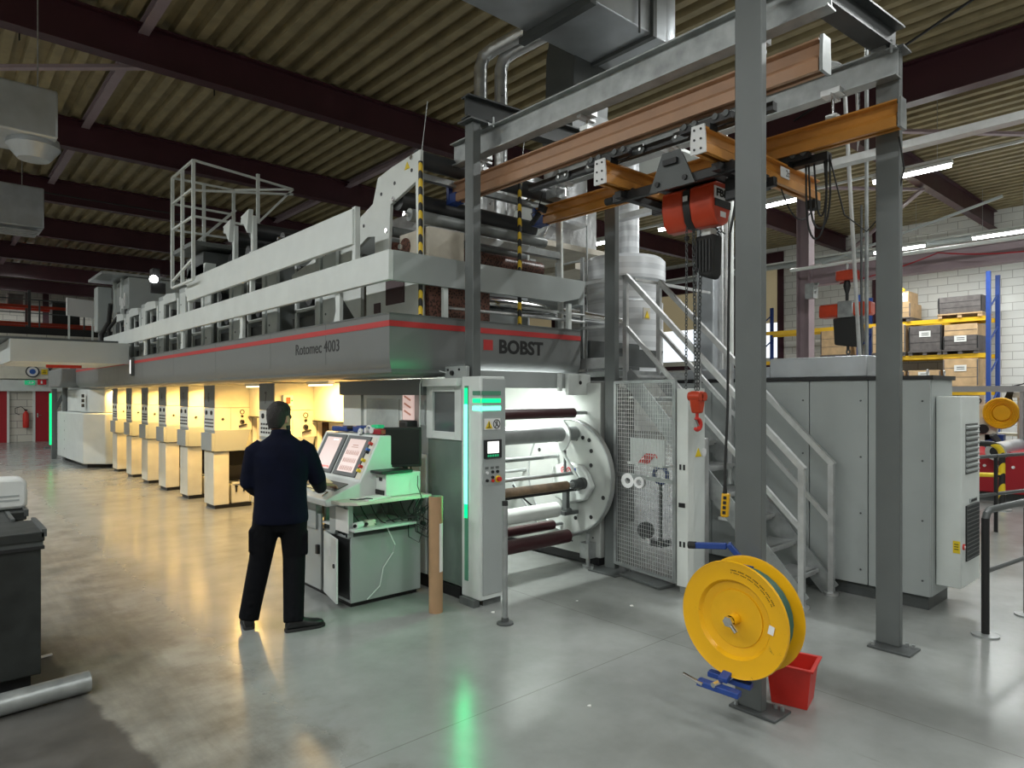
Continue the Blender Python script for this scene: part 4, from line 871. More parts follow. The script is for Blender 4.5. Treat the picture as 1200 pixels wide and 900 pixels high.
# ------------------------------------------------------------------ print unit columns
def unit(y0, wd, num, full):
    y1 = y0+wd; X = 3.46
    t = thing('press_unit', (X+.3, (y0+y1)/2, 0), 'cream print unit column numbered %d, %s' % (num, {7: 'the nearest, behind the standing man', 6: 'second nearest, left of the man', 5: 'third from the viewer', 4: 'fourth from the viewer', 3: 'fifth from the viewer', 2: 'last but one in the row', 1: 'farthest of the row'}[num]), 'print unit', 'print unit columns')
    MB().box(X, X+.24, y0+.06, y1, .06, .90).build('leg', 'cream', t, bevel=.008)
    MB().box(X+.03, X+.6, y0+.08, y1-.02, 0, .06).build('plinth', 'black', t)
    a = MB().box(X, 4.85, y0, y1, 1.60, 1.96).build('upper_housing', 'cream', t, bevel=.004)
    MB().box(X-.006, X, y0+.004, y1-.004, 1.602, 1.95).build('number_plate', 'grey_paint', a)
    text('lettering', str(num), .22, (X-.0065, y0+wd*.62, 1.69), -UY, UZ, 'black', a, .001, .62, .004)
    b_ = MB().box(X, X+.58, y0, y1, 1.24, 1.596).build('control_housing', 'cream', t, bevel=.004)
    MB().box(X-.006, X, y0+.01, y1-.01, 1.25, 1.59).build('gauge_panel', 'white_paint', b_)
    mb = MB()
    for k_ in range(2): mb.cyl((X-.02, y0+.13+k_*.24, 1.52), (X-.006, y0+.13+k_*.24, 1.52), .035, n=14)
    for r_ in range(3):
        for k_ in range(5): mb.box(X-.014, X-.006, y0+.06+k_*.085, y0+.10+k_*.085, 1.29+r_*.055, 1.315+r_*.055)
    mb.build('gauge', 'black', b_)
    mb = MB().box(X+.24, X+.243, y0-.002, y0+.001, 1.25, 1.59).cyl((X+.12, y0-.02, 1.42), (X+.12, y0, 1.42), .022, n=4)
    for z_ in (1.53, 1.37): mb.tube(arc((X+.42, y0-.012, z_), .032, 0, 360, 12, UX, UZ)[:-1], .006, 5, closed=True)
    mb.cyl((X+.42, y0-.03, 1.37), (X+.42, y0, 1.37), .02, n=8).cyl((X+.36, y0-.04, 1.30), (X+.48, y0-.04, 1.33), .014, n=8).cyl((X+.42, y0-.02, 1.46), (X+.42, y0, 1.46), .02, n=8)
    mb.build('knob', 'black', b_)
    MB().prism([(X+.0, 1.24), (X+.56, 1.24), (X+.47, .91), (X+.0, .91)], 'y', y0-.0, y1).box(X-.05, X+.0, y0, y1, .92, 1.2).build('hood', 'cab_grey', t, bevel=.006)
    MB().box(X+.30, X+.60, y0+.30, y1-.01, .40, .90).build('drive_box', 'black', t)
    MB().box(X+.29, X+.58, y0+.10, y1-.02, .06, .36).box(X+.3, X+.5, y0+.08, y0+.12, .36, .40).build('ink_tank', 'cream', t, bevel=.01)
    mb = MB()
    for k_ in range(2): mb.cyl((X+.36+k_*.12, y0+.07, .33), (X+.36+k_*.12, y0+.10, .33), .02, n=8).box(X+.35+k_*.12, X+.37+k_*.12, y0+.07, y0+.1, .24, .31)
    mb.box(X+.3, X+.52, y0+.2, y0+.24, .50, .66)
    mb.build('valve', 'black', t)
    if full:
        MB().box(X+.60, X+.67, y0+.02, y0+.10, .05, 1.6).build('side_frame', 'cream', t, bevel=.004)
        # open print deck facing the aisle between this column and the next one towards the viewer
        g0 = y0-1.9 if num == 7 else y0-1.85
        MB().box(4.22, 4.26, g0, y0, 1.28, 1.96).box(4.22, 4.26, g0, y0, .92, 1.0).box(4.22, 4.26, g0, g0+.35, .98, 1.3).build('deck_panel', 'cream', t)
        MB().box(4.45, 4.5, g0, y0, .6, 1.4).build('printed_web', 'web', t)
        for z_ in (1.08, 1.2): MB().cyl((4.33, g0, z_), (4.33, y0, z_), .022, n=10).build('web_roller', 'red', t)
        MB().box(4.02, 4.4, g0+.05, y0, .88, .91).build('wooden_shelf', 'wood', t)
        MB().box(4.20, 4.24, g0+.05, y0, .12, .80).build('lower_panel', 'wood_board', t)
        MB().box(4.12, 4.4, g0+.05, y0, .8, .86).cyl((4.1, y0-.1, .7), (4.1, y0-.5, .7), .04, n=10).build('carriage', 'dark_steel', t)
        MB().box(4.10, 4.16, g0+.6, g0+.62, 1.5, 1.96).box(3.98, 4.2, g0+.64, y0-.04, 1.46, 1.96).build('hanging_panel', 'cream', t, bevel=.004)
        MB().box(3.96, 4.22, g0+.6, y0-.04, 1.445, 1.46).build('panel_edge', 'black', t)
    return t
for y, w_, n_ in zip(UN, UNW, (7, 6, 5, 4, 3, 2, 1)):
    unit(y, w_, n_, n_ >= 6)
# emergency box, sign and shelf things in the first bay
s = thing('emergency_switch', (4.0, 8.1, 1.7), 'cream box with a square red emergency button in the bright bay behind the man\'s head', 'switch')
MB().box(3.55, 3.68, 8.5, 8.555, 1.66, 1.80).build('box', 'white_paint', s, bevel=.004)
MB().box(3.585, 3.635, 8.48, 8.5, 1.69, 1.77).build('button', 'hoist_red', s); MB().cyl((3.66, 8.485, 1.73), (3.66, 8.5, 1.73), .012, n=8).build('lamp', 'sign_g', s)
s = thing('yellow_rag', (4.1, 7.4, 1.46), 'crumpled yellow rags lying on the black ledge in the bright bay', 'rag')
mb = MB(); mb.sphere((4.08, 7.35, 1.49), .05, 10, sc=(1, 1.6, .5)).sphere((4.1, 7.18, 1.485), .04, 10, sc=(1, 1.5, .5)); mb.build('cloth', 'sign_y', s)
s = thing('white_cup', (4.05, 7.02, 1.46), 'white dispenser box standing on the black ledge near the white booth', 'box')
MB().box(4.0, 4.1, 6.98, 7.08, 1.462, 1.60).build('body', 'sign_w', s, bevel=.01); MB().box(3.995, 4.0, 7.0, 7.04, 1.54, 1.58).build('opening', 'black', s)
s = thing('valve_column', (3.9, 6.93, 0), 'cream frame column with dark valves and hand wheel at the end of the bright bay', 'column')
MB().box(3.62, 3.98, 6.88, 6.98, 0, 1.93).build('column', 'cream', s, bevel=.006)
mb = MB()
for z_ in (1.75, 1.6, 1.45): mb.cyl((3.74, 6.86, z_), (3.74, 6.89, z_), .014, n=8).cyl((3.86, 6.86, z_+.02), (3.86, 6.89, z_+.02), .01, n=8)
mb.tube(arc((3.8, 6.80, 1.38), .06, 0, 360, 14, UX, UZ)[:-1], .012, 6, closed=True).cyl((3.55, 6.8, 1.36), (3.8, 6.8, 1.36), .018, n=8)
mb.build('valve', 'black', s)

# big grey drive cabinet at the far end of the aisle side
s = thing('drive_cabinet', (3.6, 20.8, 0), 'big pale grey rounded drive cabinet at the far end of the press', 'cabinet')
MB().prism([(3.0, 19.3), (3.42, 18.9), (4.6, 18.9), (4.6, 22.6), (2.9, 22.6)], 'z', .1, 1.35).build('lower_body', 'light_grey', s, bevel=.03)
MB().prism([(3.15, 19.4), (3.42, 19.0), (4.6, 19.0), (4.6, 22), (3.05, 22)], 'z', 1.36, 1.95).build('upper_body', 'light_grey', s, bevel=.03)
MB().box(3.1, 4.5, 19.3, 22.4, 0, .1).build('plinth', 'black', s)
mb = MB()
for z_ in (.35, .6, .85, 1.1): mb.cyl((2.93, 21.6, z_), (2.96, 21.6, z_), .03, n=8)
for z_ in (1.5, 1.62, 1.74): mb.box(3.04, 3.08, 19.6, 19.75, z_, z_+.08)
mb.build('cover_screw', 'black', s)
s = thing('signal_column', (2.85, 22.7, 0), 'thin green glowing light column beside the far drive cabinet', 'light column')
MB().box(2.78, 2.9, 22.65, 22.85, 0, 1.98).build('column', 'grey_paint', s); MB().box(2.74, 2.78, 22.7, 22.8, .4, 1.85).build('light_strip', 'led_green', s)
s = thing('rounded_end_box', (3.1, 21.2, 2.1), 'rounded grey end box at the far end of the walkway tray', 'box')
MB().prism([(20.45, 2.48), (20.45, 2.15), (20.7, 2.0), (22.3, 2.0), (22.7, 2.2), (22.7, 2.48)], 'x', 2.7, 3.9).build('shell', 'tray', s, bevel=.03)
MB().cyl((3.0, 22.0, 0), (3.0, 22.0, 2.0), .06, n=10).build('support', 'grey_paint', s)
# ================================================================== CONTROL BOOTH, REEL STAND, CONSOLE
b = thing('machine_booth', (3.6, 5.9, 0), 'grey machine booth wall with windows between the green-lit column and the bright bay', 'booth')
MB().box(3.60, 3.66, 4.70, 6.86, .10, 1.95).build('wall_panel', 'cab_grey', b)
MB().box(3.50, 3.60, 5.22, 6.86, 1.80, 1.95).build('header', 'grey_paint', b, bevel=.005)
MB().box(3.50, 3.62, 4.68, 5.22, 1.88, 1.95).build('top_cover', 'light_grey', b)
MB().box(3.57, 3.62, 4.72, 6.8, 0, .1).build('plinth', 'black', b)
d = MB().box(3.55, 3.60, 4.68, 4.78, 1.40, 1.88).box(3.55, 3.60, 5.12, 5.22, 1.40, 1.88).box(3.55, 3.60, 4.78, 5.12, 1.40, 1.47).box(3.55, 3.60, 4.78, 5.12, 1.83, 1.88).build('window_door', 'light_grey', b, bevel=.004)
MB().box(3.575, 3.58, 4.78, 5.12, 1.47, 1.83).build('pane', 'grey_glass', d)
MB().box(3.565, 3.58, 4.69, 5.21, .12, 1.395).build('tinted_lower_door', 'green_glass', b)
MB().box(3.54, 3.56, 5.24, 5.30, 1.52, 1.75).build('lock_plate', 'cab_grey', b)
d = MB().box(3.56, 3.60, 5.66, 6.42, 1.28, 1.80).build('panel_window', 'light_grey', b, bevel=.004)
MB().box(3.55, 3.562, 5.70, 6.34, 1.32, 1.76).build('pane', mat('milky_glass', (.42, .46, .45), .15, 0, .35, 3), d)
MB().box(3.55, 3.60, 6.46, 6.86, 1.28, 1.80).box(3.56, 3.60, 5.24, 6.86, .12, 1.24).build('side_panel', 'light_grey', b)
MB().box(3.53, 3.55, 5.42, 5.60, 1.56, 1.84).build('display', 'screen_pink', b)
for k_ in range(3): MB().obox((3.527, 5.51, 1.63+.07*k_), (.002, .12, .018), rot('X', 20)).build('display_bar', 'screen_brown', b)
s = thing('wall_phone', (3.5, 5.42, 1.36), 'black handset holder on the booth wall above the black monitor', 'handset')
MB().box(3.42, 3.55, 5.36, 5.50, 1.34, 1.56).build('holder', 'black', s, bevel=.015); MB().box(3.415, 3.42, 5.42, 5.47, 1.44, 1.49).build('label_plate', 'sign_w', s)
MB().tube([(3.45, 5.35, 1.36), (3.44, 5.31, 1.1), (3.44, 5.30, .95), (3.40, 5.28, .7)], .008, 6).build('cable', 'rubber', s)
s = thing('bearing_plate', (3.75, 5.0, 1.95), 'small drilled bearing plate standing on top of the booth', 'bracket')
MB().box(3.62, 3.66, 4.70, 5.02, 1.95, 2.06).box(3.66, 3.74, 4.83, 4.87, 1.95, 2.05).build('plate', 'cab_grey', s, bevel=.006)
mb = MB().cyl((3.60, 4.90, 2.0), (3.62, 4.90, 2.0), .022, n=10)
for q in (4.80, 4.97): mb.cyl((3.61, q, 2.03), (3.62, q, 2.03), .01, n=8)
mb.build('bearing', 'black', s)
s = thing('white_cable', (3.5, 5.24, .5), 'thin pale cable looping over the top of the booth and down its wall', 'cable')
MB().tube([(3.66, 4.95, 1.99), (3.56, 5.08, 2.03), (3.50, 5.2, 2.0), (3.49, 5.235, 1.9), (3.49, 5.24, 1.5), (3.49, 5.24, .8), (3.49, 5.3, .5)], .006, 6).build('cable', 'light_grey', s)

# green-lit column
c = thing('light_column_cabinet', (3.68, 4.53, 0), 'white machine column with a vertical green light strip, touch screen and buttons', 'control column')
MB().prism([(3.54, 4.41), (3.55, 4.40), (3.81, 4.40), (3.81, 4.66), (3.54, 4.66)], 'z', .06, 1.96).build('housing', 'light_grey', c, bevel=.008)
MB().box(3.50, 3.56, 4.44, 4.64, .0, .06).box(3.6, 3.8, 4.44, 4.64, 0, .06).build('plinth', 'grey_paint', c)
MB().box(3.562, 3.812, 4.392, 4.40, .10, 1.94).build('front_cover', 'cab_grey', c, bevel=.003)
MB().box(3.532, 3.541, 4.565, 4.61, .20, 1.88).build('light_channel', 'led_off', c)
l = MB().box(3.526, 3.534, 4.568, 4.607, .86, 1.72).build('light_strip', 'led_cyan', c)
MB().box(3.526, 3.534, 4.568, 4.607, 1.72, 1.86).box(3.526, 3.534, 4.568, 4.607, .74, .86).build('light_strip', 'led_green', c)
area('strip_light', (3.515, 4.59, 1.28), (0, radians(90), 0), 1.0, .03, 4.6, (.02, 1, .27))
for i, (z_, m_) in enumerate(((1.80, 'led_off'), (1.735, 'led_green'), (1.67, 'led_cyan'))):
    MB().box(3.545, 3.755, 4.386, 4.392, z_, z_+.035).box(3.534, 3.54, 4.40, 4.50, z_, z_+.035).build('status_bar', m_, c)
p = MB().box(3.575, 3.75, 4.386, 4.392, 1.505, 1.60).build('warning_label', 'sign_w', c)
MB().prism([(3.582, 1.515), (3.66, 1.515), (3.621, 1.585)], 'y', 4.383, 4.386).build('warning_triangle', 'sign_y', p)
mb = MB().tube([(3.706+.037*cos(a), 4.384, 1.552+.037*sin(a)) for a in [k_*pi/8 for k_ in range(16)]], .004, 4, closed=True).bar((3.68, 4.384, 1.578), (3.732, 4.384, 1.526), .003, .005).bar((3.706, 4.384, 1.58), (3.706, 4.384, 1.55), .003, .014).bar((3.706, 4.384, 1.55), (3.69, 4.384, 1.525), .003, .006).bar((3.706, 4.384, 1.55), (3.722, 4.384, 1.53), .003, .006).bar((3.60, 4.382, 1.525), (3.64, 4.382, 1.525), .002, .006).box(3.617, 3.625, 4.381, 4.383, 1.53, 1.57)
mb.build('pictogram', 'black', p)
s = MB().box(3.568, 3.76, 4.378, 4.392, 1.262, 1.42).build('touch_screen', 'black', c, bevel=.003)
MB().box(3.60, 3.725, 4.375, 4.378, 1.305, 1.405).build('display', 'screen_w', s)
mb = MB()
for k_ in range(5): mb.box(3.60+.026*k_, 3.618+.026*k_, 4.375, 4.378, 1.275, 1.293)
mb.build('key', 'sign_g', s)
s = MB().box(3.56, 3.775, 4.388, 4.392, 1.035, 1.205).build('button_panel', 'cab_grey', c)
mb = MB()
for x_, z_ in ((3.66, 1.145), (3.715, 1.145), (3.60, 1.075), (3.66, 1.10)): mb.cyl((x_, 4.374, z_), (x_, 4.388, z_), .013, n=12)
mb.build('push_button', 'black', s)
MB().cyl((3.60, 4.374, 1.14), (3.60, 4.388, 1.14), .013, n=12).build('white_button', 'sign_w', s)
MB().cyl((3.722, 4.380, 1.08), (3.722, 4.388, 1.08), .030, n=20).build('emergency_collar', 'sign_y', s)
MB().cyl((3.722, 4.355, 1.08), (3.722, 4.380, 1.08), .020, n=16).build('emergency_button', 'red', s)
MB().cyl((3.662, 4.374, 1.07), (3.662, 4.388, 1.07), .014, n=12).build('red_button', 'red', s)
mb = MB()
for x_ in (3.60, 3.66, 3.715): mb.box(x_-.018, x_+.018, 4.3865, 4.388, 1.17, 1.19)
mb.build('button_caption', 'grey_paint', s)

s = thing('floor_post', (3.45, 3.98, 0), 'slim grey round post with black cap and flange foot before the white column', 'post')
MB().cyl((3.45, 3.98, .02), (3.45, 3.98, .93), .022, n=16).build('tube', 'galv', s); MB().cyl((3.45, 3.98, .93), (3.45, 3.98, .965), .024, n=16).build('cap', 'rubber', s)
MB().lathe((3.45, 3.98, 0), UZ, [(0, 0), (.068, 0), (.068, .012), (.03, .02), (.03, .05), (0, .05)], 10).build('foot_flange', 'dark_steel', s)
s = thing('cardboard_tube', (3.21, 4.58, 0), 'upright brown cardboard tube with a long white label beside the booth', 'cardboard tube')
MB().cyl((3.21, 4.58, 0), (3.21, 4.58, .96), .058, n=28).build('tube', 'cardboard', s)
MB().cyl((3.21, 4.58, .955), (3.21, 4.58, .962), .047, n=24).build('tube_hollow', 'wood_dark', s)
mb = MB(); a0 = radians(-95)
vs = []
for k_ in range(7):
    a = a0+k_*.13; vs += [(3.21+.0592*cos(a), 4.58+.0592*sin(a), .34), (3.21+.0592*cos(a), 4.58+.0592*sin(a), .74)]
mb.add(vs, [(2*k_, 2*k_+2, 2*k_+3, 2*k_+1) for k_ in range(6)]); mb.build('label_paper', 'paper', s)

# reel stand
r = thing('reel_stand', (4.6, 5.4, 0), 'pale reel stand with a big round turret disc and horizontal rollers, brightly lit inside', 'reel stand')
sp = [(4.60, .10), (6.55, .10), (6.55, 1.93), (4.60, 1.93)]
MB().prism(sp, 'x', 5.30, 5.40).build('side_plate', 'disc_grey', r, bevel=.01)
MB().prism([(4.88, .10), (6.55, .10), (6.55, 1.93), (4.88, 1.93)], 'x', 3.68, 3.76).build('side_plate', 'white_paint', r)
MB().box(3.76, 5.30, 6.45, 6.55, .15, 1.9).build('back_wall', 'white_paint', r)
MB().box(3.76, 5.30, 5.9, 6.45, 1.35, 1.42).box(3.9, 5.1, 6.0, 6.4, .55, .62).build('inner_shelf', 'light_grey', r)
MB().box(3.81, 5.36, 4.84, 4.98, 1.87, 2.03).build('header_beam', 'cab_grey', r, bevel=.005)
MB().box(5.02, 5.36, 4.79, 4.84, 1.80, 2.02).box(4.9, 4.94, 4.80, 4.84, 1.84, 2.02).build('bearing_block', 'light_grey', r, bevel=.005)
MB().cyl((5.2, 4.785, 1.93), (5.2, 4.79, 1.93), .02, n=12).build('hole', 'black', r)
MB().box(3.9, 5.2, 5.02, 5.06, 1.935, 1.95).build('lamp_tube', 'tube', r)
area('reel_stand_light', (4.5, 5.25, 1.90), (radians(18), 0, 0), 1.3, .15, 40, (.95, 1, .96))
dc = MB().lathe((5.235, 4.96, .94), (-1, 0, 0), [(0, 0), (.612, 0), (.615, .008), (.615, .052), (.60, .058), (.585, .05), (.0, .05)], 72).build('turret_disc', 'disc_grey', r)
MB().tube([(5.182, 4.96+.604*cos(q*pi/36), .94+.604*sin(q*pi/36)) for q in range(72)], .012, 8, closed=True).build('disc_rim', 'galv', dc)
mb = MB()
for a, rr in ((62, .47), (52, .50), (72, .42), (40, .44), (22, .36), (-20, .53), (-50, .52), (150, .5), (-75, .45)):
    y_ = 4.96-rr*cos(radians(a)); z_ = .94+rr*sin(radians(a)); mb.cyl((5.180, y_, z_), (5.187, y_, z_), .022, n=12)
mb.build('hole', 'black', dc)
MB().prism([(4.96-.34, .99), (4.96-.40, .86), (4.96-.30, .72), (4.96-.1, .66), (4.96+.12, .70), (4.96+.16, 1.03), (4.96-.05, 1.10), (4.96-.25, 1.07)], 'x', 5.10, 5.185).build('turret_cover', 'light_grey', r, bevel=.02)
q = MB().box(5.096, 5.10, 4.76, 4.80, .98, 1.04).build('notice_sticker', 'sign_b', r)
for y_ in (4.94, 4.86):
    q = MB().tube([(5.095, y_+.03*cos(a), 1.01+.03*sin(a)) for a in [k_*pi/8 for k_ in range(16)]], .005, 4, closed=True).bar((5.095, y_-.02, 1.03), (5.095, y_+.02, .99), .005, .005).build('prohibition_sign', 'sign_r', r)
def roller(y, z, rad, m, x0=3.82, x1=5.16, lab=None, shaft=.02):
    o = MB().cyl((x0, y, z), (x1, y, z), rad, n=36).build('roller', m, r)
    MB().cyl((x1, y, z), (5.3, y, z), shaft, n=12).build('shaft', 'galv', o)
    return o
roller(4.80, 1.615, .052, 'roller_maroon', x1=5.1); roller(4.86, 1.395, .078, 'roller_grey', x1=5.20); roller(5.1, 1.14, .024, 'roller_grey', x1=4.95)
roller(4.66, .895, .043, 'roller_brown', x1=4.86, shaft=.028); roller(4.95, .60, .078, 'white_paint', x1=5.0); roller(4.90, .315, .07, 'roller_maroon', x1=5.12); roller(5.05, .42, .05, 'roller_maroon', x1=5.05)
roller(5.75, .93, .05, 'chrome', x1=4.6); roller(5.8, .82, .045, 'roller_dark', x1=4.55); roller(4.78, .99, .02, 'galv', x1=5.0); roller(4.72, .83, .016, 'roller_dark', x1=5.05)
MB().cyl((4.95, 4.66, .895), (5.1, 4.66, .895), .05, n=20).cyl((5.06, 4.66, .895), (5.1, 4.66, .895), .062, n=20).build('chuck', 'dark_steel', r)
MB().cyl((4.58, 5.75, .93), (4.72, 5.75, .93), .07, n=18).build('chuck', 'wood', r)
mb = MB()
ring = arc((4.98, 4.90, 1.38), .145, -60, 215, 18, UY*-1, UZ)
mb.lathe((4.97, 4.90, 1.38), UX, [(.085, 0), (.175, 0), (.175, .02), (.085, .02), (.085, 0)], 36).bar((4.98, 4.84, 1.22), (5.04, 4.68, .95), .03, .016, up=(1, 0, 0))
mb.build('swing_arm', 'light_grey', r)
MB().bar((5.02, 4.84, .98), (5.02, 4.84, 1.34), .02, .02).box(5.0, 5.05, 4.8, 4.86, .58, .86).box(4.96, 5.16, 4.78, 4.84, .56, .60).cyl((4.98, 4.8, .60), (5.06, 4.8, .60), .03, n=12).build('linkage', 'dark_steel', r)
MB().bar((4.6, 5.5, .3), (4.3, 6.2, 1.1), .05, .03).bar((4.75, 5.4, .9), (4.95, 5.1, .35), .04, .02).build('strut', 'cab_grey', r)
MB().tube([(4.7, 5.3, .85), (4.78, 5.2, .7), (4.86, 5.15, .62)], .010, 6).build('hose', 'rubber', r)
for y_ in (4.72, 6.2):
    MB().box(5.18, 5.34, y_-.06, y_+.06, .10, .26).cyl((5.22, y_-.02, .03), (5.22, y_-.02, .36), .022, n=12).cyl((5.22, y_-.02, 0), (5.22, y_-.02, .03), .06, n=16).build('levelling_foot', 'galv', r)
MB().box(5.30, 5.40, 4.62, 6.5, .02, .1).build('plinth', 'black', r)
mb = MB()
for y_, z_ in ((4.68, .2), (4.8, .16), (5.0, .22), (5.2, .18), (4.7, .3)): mb.cyl((5.293, y_, z_), (5.299, y_, z_), .01, n=8)
mb.build('plate_bolt', 'dark_steel', r)
mb = MB()
for x_ in (4.05, 4.85): mb.tube([(x_+.035*cos(a), 6.44, 1.80+.045*sin(a)) for a in [k_*pi/8 for k_ in range(16)]], .006, 4, closed=True).box(x_-.012, x_+.012, 6.435, 6.44, 1.78, 1.82)
mb.build('blue_sign', 'sign_b', r)

# ------------------------------------------------------------------ operator console
t = thing('operator_console', (3.0, 5.6, 0), 'grey operator console with two tilted screens and an open cupboard door under the desk', 'console')
MB().box(2.72, 3.42, 5.12, 6.16, .04, .60).build('base_cupboard', 'cab_grey', t, bevel=.006)
MB().box(2.74, 3.4, 5.16, 6.1, 0, .04).build('plinth', 'black', t)
MB().box(2.712, 2.72, 5.14, 5.58, .07, .58).build('dark_interior', 'black', t)
dr = MB().obox((2.652, 5.355, .325), (.018, .42, .54), rot('Z', -12)).build('cupboard_door', 'light_grey', t, bevel=.003)
MB().cyl((2.60, 5.21, .36), (2.625, 5.205, .36), .018, n=10).build('door_knob', 'black', dr)
MB().prism([(5.30, .42), (5.33, .50), (5.36, .42)], 'x', 2.632, 2.637).build('warning_triangle', 'sign_w', dr)
dr = MB().box(2.68, 2.70, 5.60, 6.14, .06, .74).build('cupboard_door', 'cab_grey', t, bevel=.003)
MB().box(2.655, 2.68, 5.62, 5.66, .38, .46).build('door_latch', 'black', dr)
MB().box(2.69, 2.74, 5.12, 5.16, .6, .88).box(2.74, 3.40, 5.62, 5.66, .6, .88).box(3.38, 3.42, 5.14, 5.66, .6, .88).prism([(5.16, .88), (5.45, .88), (5.45, .6), (5.36, .6)], 'x', 2.69, 2.72).build('shelf_support', 'cab_grey', t)
MB().box(2.70, 3.32, 5.02, 5.62, .655, .675).build('cable_shelf', 'light_grey', t, bevel=.003)
MB().prism([(2.60, 5.08), (2.70, 4.97), (3.44, 4.97), (3.44, 5.62), (2.56, 5.62)], 'z', .885, .912).build('side_desk', 'cream', t, bevel=.004)
hp = [(2.53, .92), (2.86, 1.045), (3.06, 1.44), (3.20, 1.44), (3.32, .91), (2.55, .86)]
MB().prism(hp, 'y', 5.22, 6.28).build('console_housing', 'light_grey', t, bevel=.010)
MB().box(2.66, 2.72, 5.66, 6.16, .6, .90).build('lower_front', 'cab_grey', t)
nrm = Vector((-.405, 0, .20)).normalized(); up = Vector((.20, 0, .395)).normalized(); nrm = Vector((-up.z, 0, up.x))
Rm = Matrix((UY*1.0, up, UY.cross(up))).transposed()
def panel(yc, mat_s, kind):
    cpt = Vector((2.96, yc, 1.245))+nrm*.004
    fr = MB().obox(cpt, (.42, .39, .016), Rm).build('screen_bezel', 'dark_steel', t, bevel=.003)
    MB().obox(cpt+nrm*.009, (.29, .32, .003), Rm).build('screen', mat_s, fr)
    return cpt, fr
c1, f1 = panel(6.0, 'screen_pink', 0); c2, f2 = panel(5.54, 'screen_pink', 1)
MB().obox(c1+nrm*.011-up*.14, (.268, .02, .002), Rm).build('alarm_bar', 'screen_red', f1)
MB().obox(c1+nrm*.011+up*.135-UY*.05, (.10, .012, .002), Rm).build('title_bar', 'screen_w', f1)
mb = MB()
for r_ in range(3):
    for k_ in range(8): mb.obox(c2+nrm*.011+up*(.02-r_*.075)+UY*(-.105+k_*.03), (.012, .03, .002), Rm).obox(c2+nrm*.012+up*(.04-r_*.075)+UY*(-.105+k_*.03), (.004, .016, .002), Rm)
mb.obox(c2+nrm*.011+up*.10, (.10, .008, .002), Rm).obox(c2+nrm*.011+up*.08, (.12, .006, .002), Rm).build('screen_diagram', 'screen_brown', f2)
for k_, (u_, m_) in enumerate(((.13, 'red'), (.07, 'sign_b'), (.05, 'black'), (-.03, 'sign_y'), (-.09, 'red'), (-.13, 'sign_y'))):
    q0 = Vector((2.96, 5.29, 1.245))+up*u_; MB().cyl(q0, q0+nrm*.035, .015, n=14).build('push_button', m_, t)
MB().obox(Vector((2.96, 5.285, 1.24))+nrm*.002, (.085, .40, .004), Rm).build('button_strip', 'cream', t)
kb = Matrix((UY, Vector((.33, 0, .125)).normalized(), UY.cross(Vector((.33, 0, .125)).normalized()))).transposed()
kn = Vector((-.125, 0, .33)).normalized()
MB().obox(Vector((2.73, 5.52, .998))+kn*.004, (.44, .13, .008), kb).obox(Vector((2.73, 5.98, .998))+kn*.004, (.30, .13, .008), kb).build('keyboard', 'grey_paint', t)
MB().tube([(2.56, 5.32, .94), (2.62, 5.35, .965), (2.62, 5.8, .965), (2.56, 5.84, .94)], .008, 8).build('front_handle', 'chrome', t)
MB().box(2.60, 2.68, 5.95, 6.1, .62, .88).build('side_box', 'grey_paint', t)
MB().box(2.69, 2.692, 5.125, 5.158, .6, .85).box(2.682, 2.69, 5.10, 5.32, .64, .84).build('taped_paper', 'paper', t)
s = thing('paper_sheet', (2.66, 5.62, .99), 'yellowish paper sheet under the man\'s hand on the console', 'paper')
MB().obox(Vector((2.70, 5.66, .985))+kn*.012, (.24, .19, .002), kb @ rot('Z', 12)).build('sheet', mat('cream_paper', (.80, .72, .42), .8), s)
s = thing('label_printer', (3.2, 5.16, .912), 'white box printer with a black tray lid on the console side desk', 'printer')
MB().box(3.02, 3.38, 5.06, 5.24, .915, 1.115).build('body', 'white_paint', s, bevel=.008)
MB().box(2.96, 3.28, 5.03, 5.25, 1.118, 1.142).build('lid_tray', 'black', s, bevel=.006)
MB().box(3.01, 3.02, 5.08, 5.22, .93, .97).box(3.012, 3.02, 5.12, 5.16, 1.05, 1.08).build('paper_slot', 'black', s)
s = thing('paper_stack', (2.9, 5.08, .912), 'white papers lying on the side desk in front of the printer', 'paper')
MB().obox((2.92, 5.08, .918), (.26, .14, .01), rot('Z', 14)).obox((2.94, 5.09, .926), (.2, .12, .008), rot('Z', -6)).build('sheets', 'paper', s)
s = thing('safety_glasses', (2.75, 5.06, .912), 'black spectacles lying on the side desk', 'glasses')
MB().tube([(2.70, 5.10, .925), (2.74, 5.04, .925), (2.82, 5.03, .93), (2.86, 5.0, .925)], .005, 6).tube(arc((2.78, 5.05, .925), .022, 0, 360, 10, UX, UY)[:-1], .003, 5, closed=True).build('frame', 'black', s)
s = thing('flat_monitor', (3.20, 5.14, .912), 'black flat monitor on a stand behind the label printer', 'monitor')
Rz = rot('Z', -28)
mo = MB().obox((3.27, 5.19, 1.33), (.34, .035, .36), Rz).build('screen_housing', 'black', s, bevel=.008)
MB().obox(Vector((3.27, 5.19, 1.33))+Rz @ Vector((0, -.019, 0)), (.30, .003, .31), Rz).build('screen', mat('dark_screen', (.012, .013, .014), .12), mo)
MB().box(3.34, 3.38, 5.27, 5.30, .93, 1.2).box(3.28, 3.43, 5.26, 5.36, .912, .93).build('stand', 'black', s)
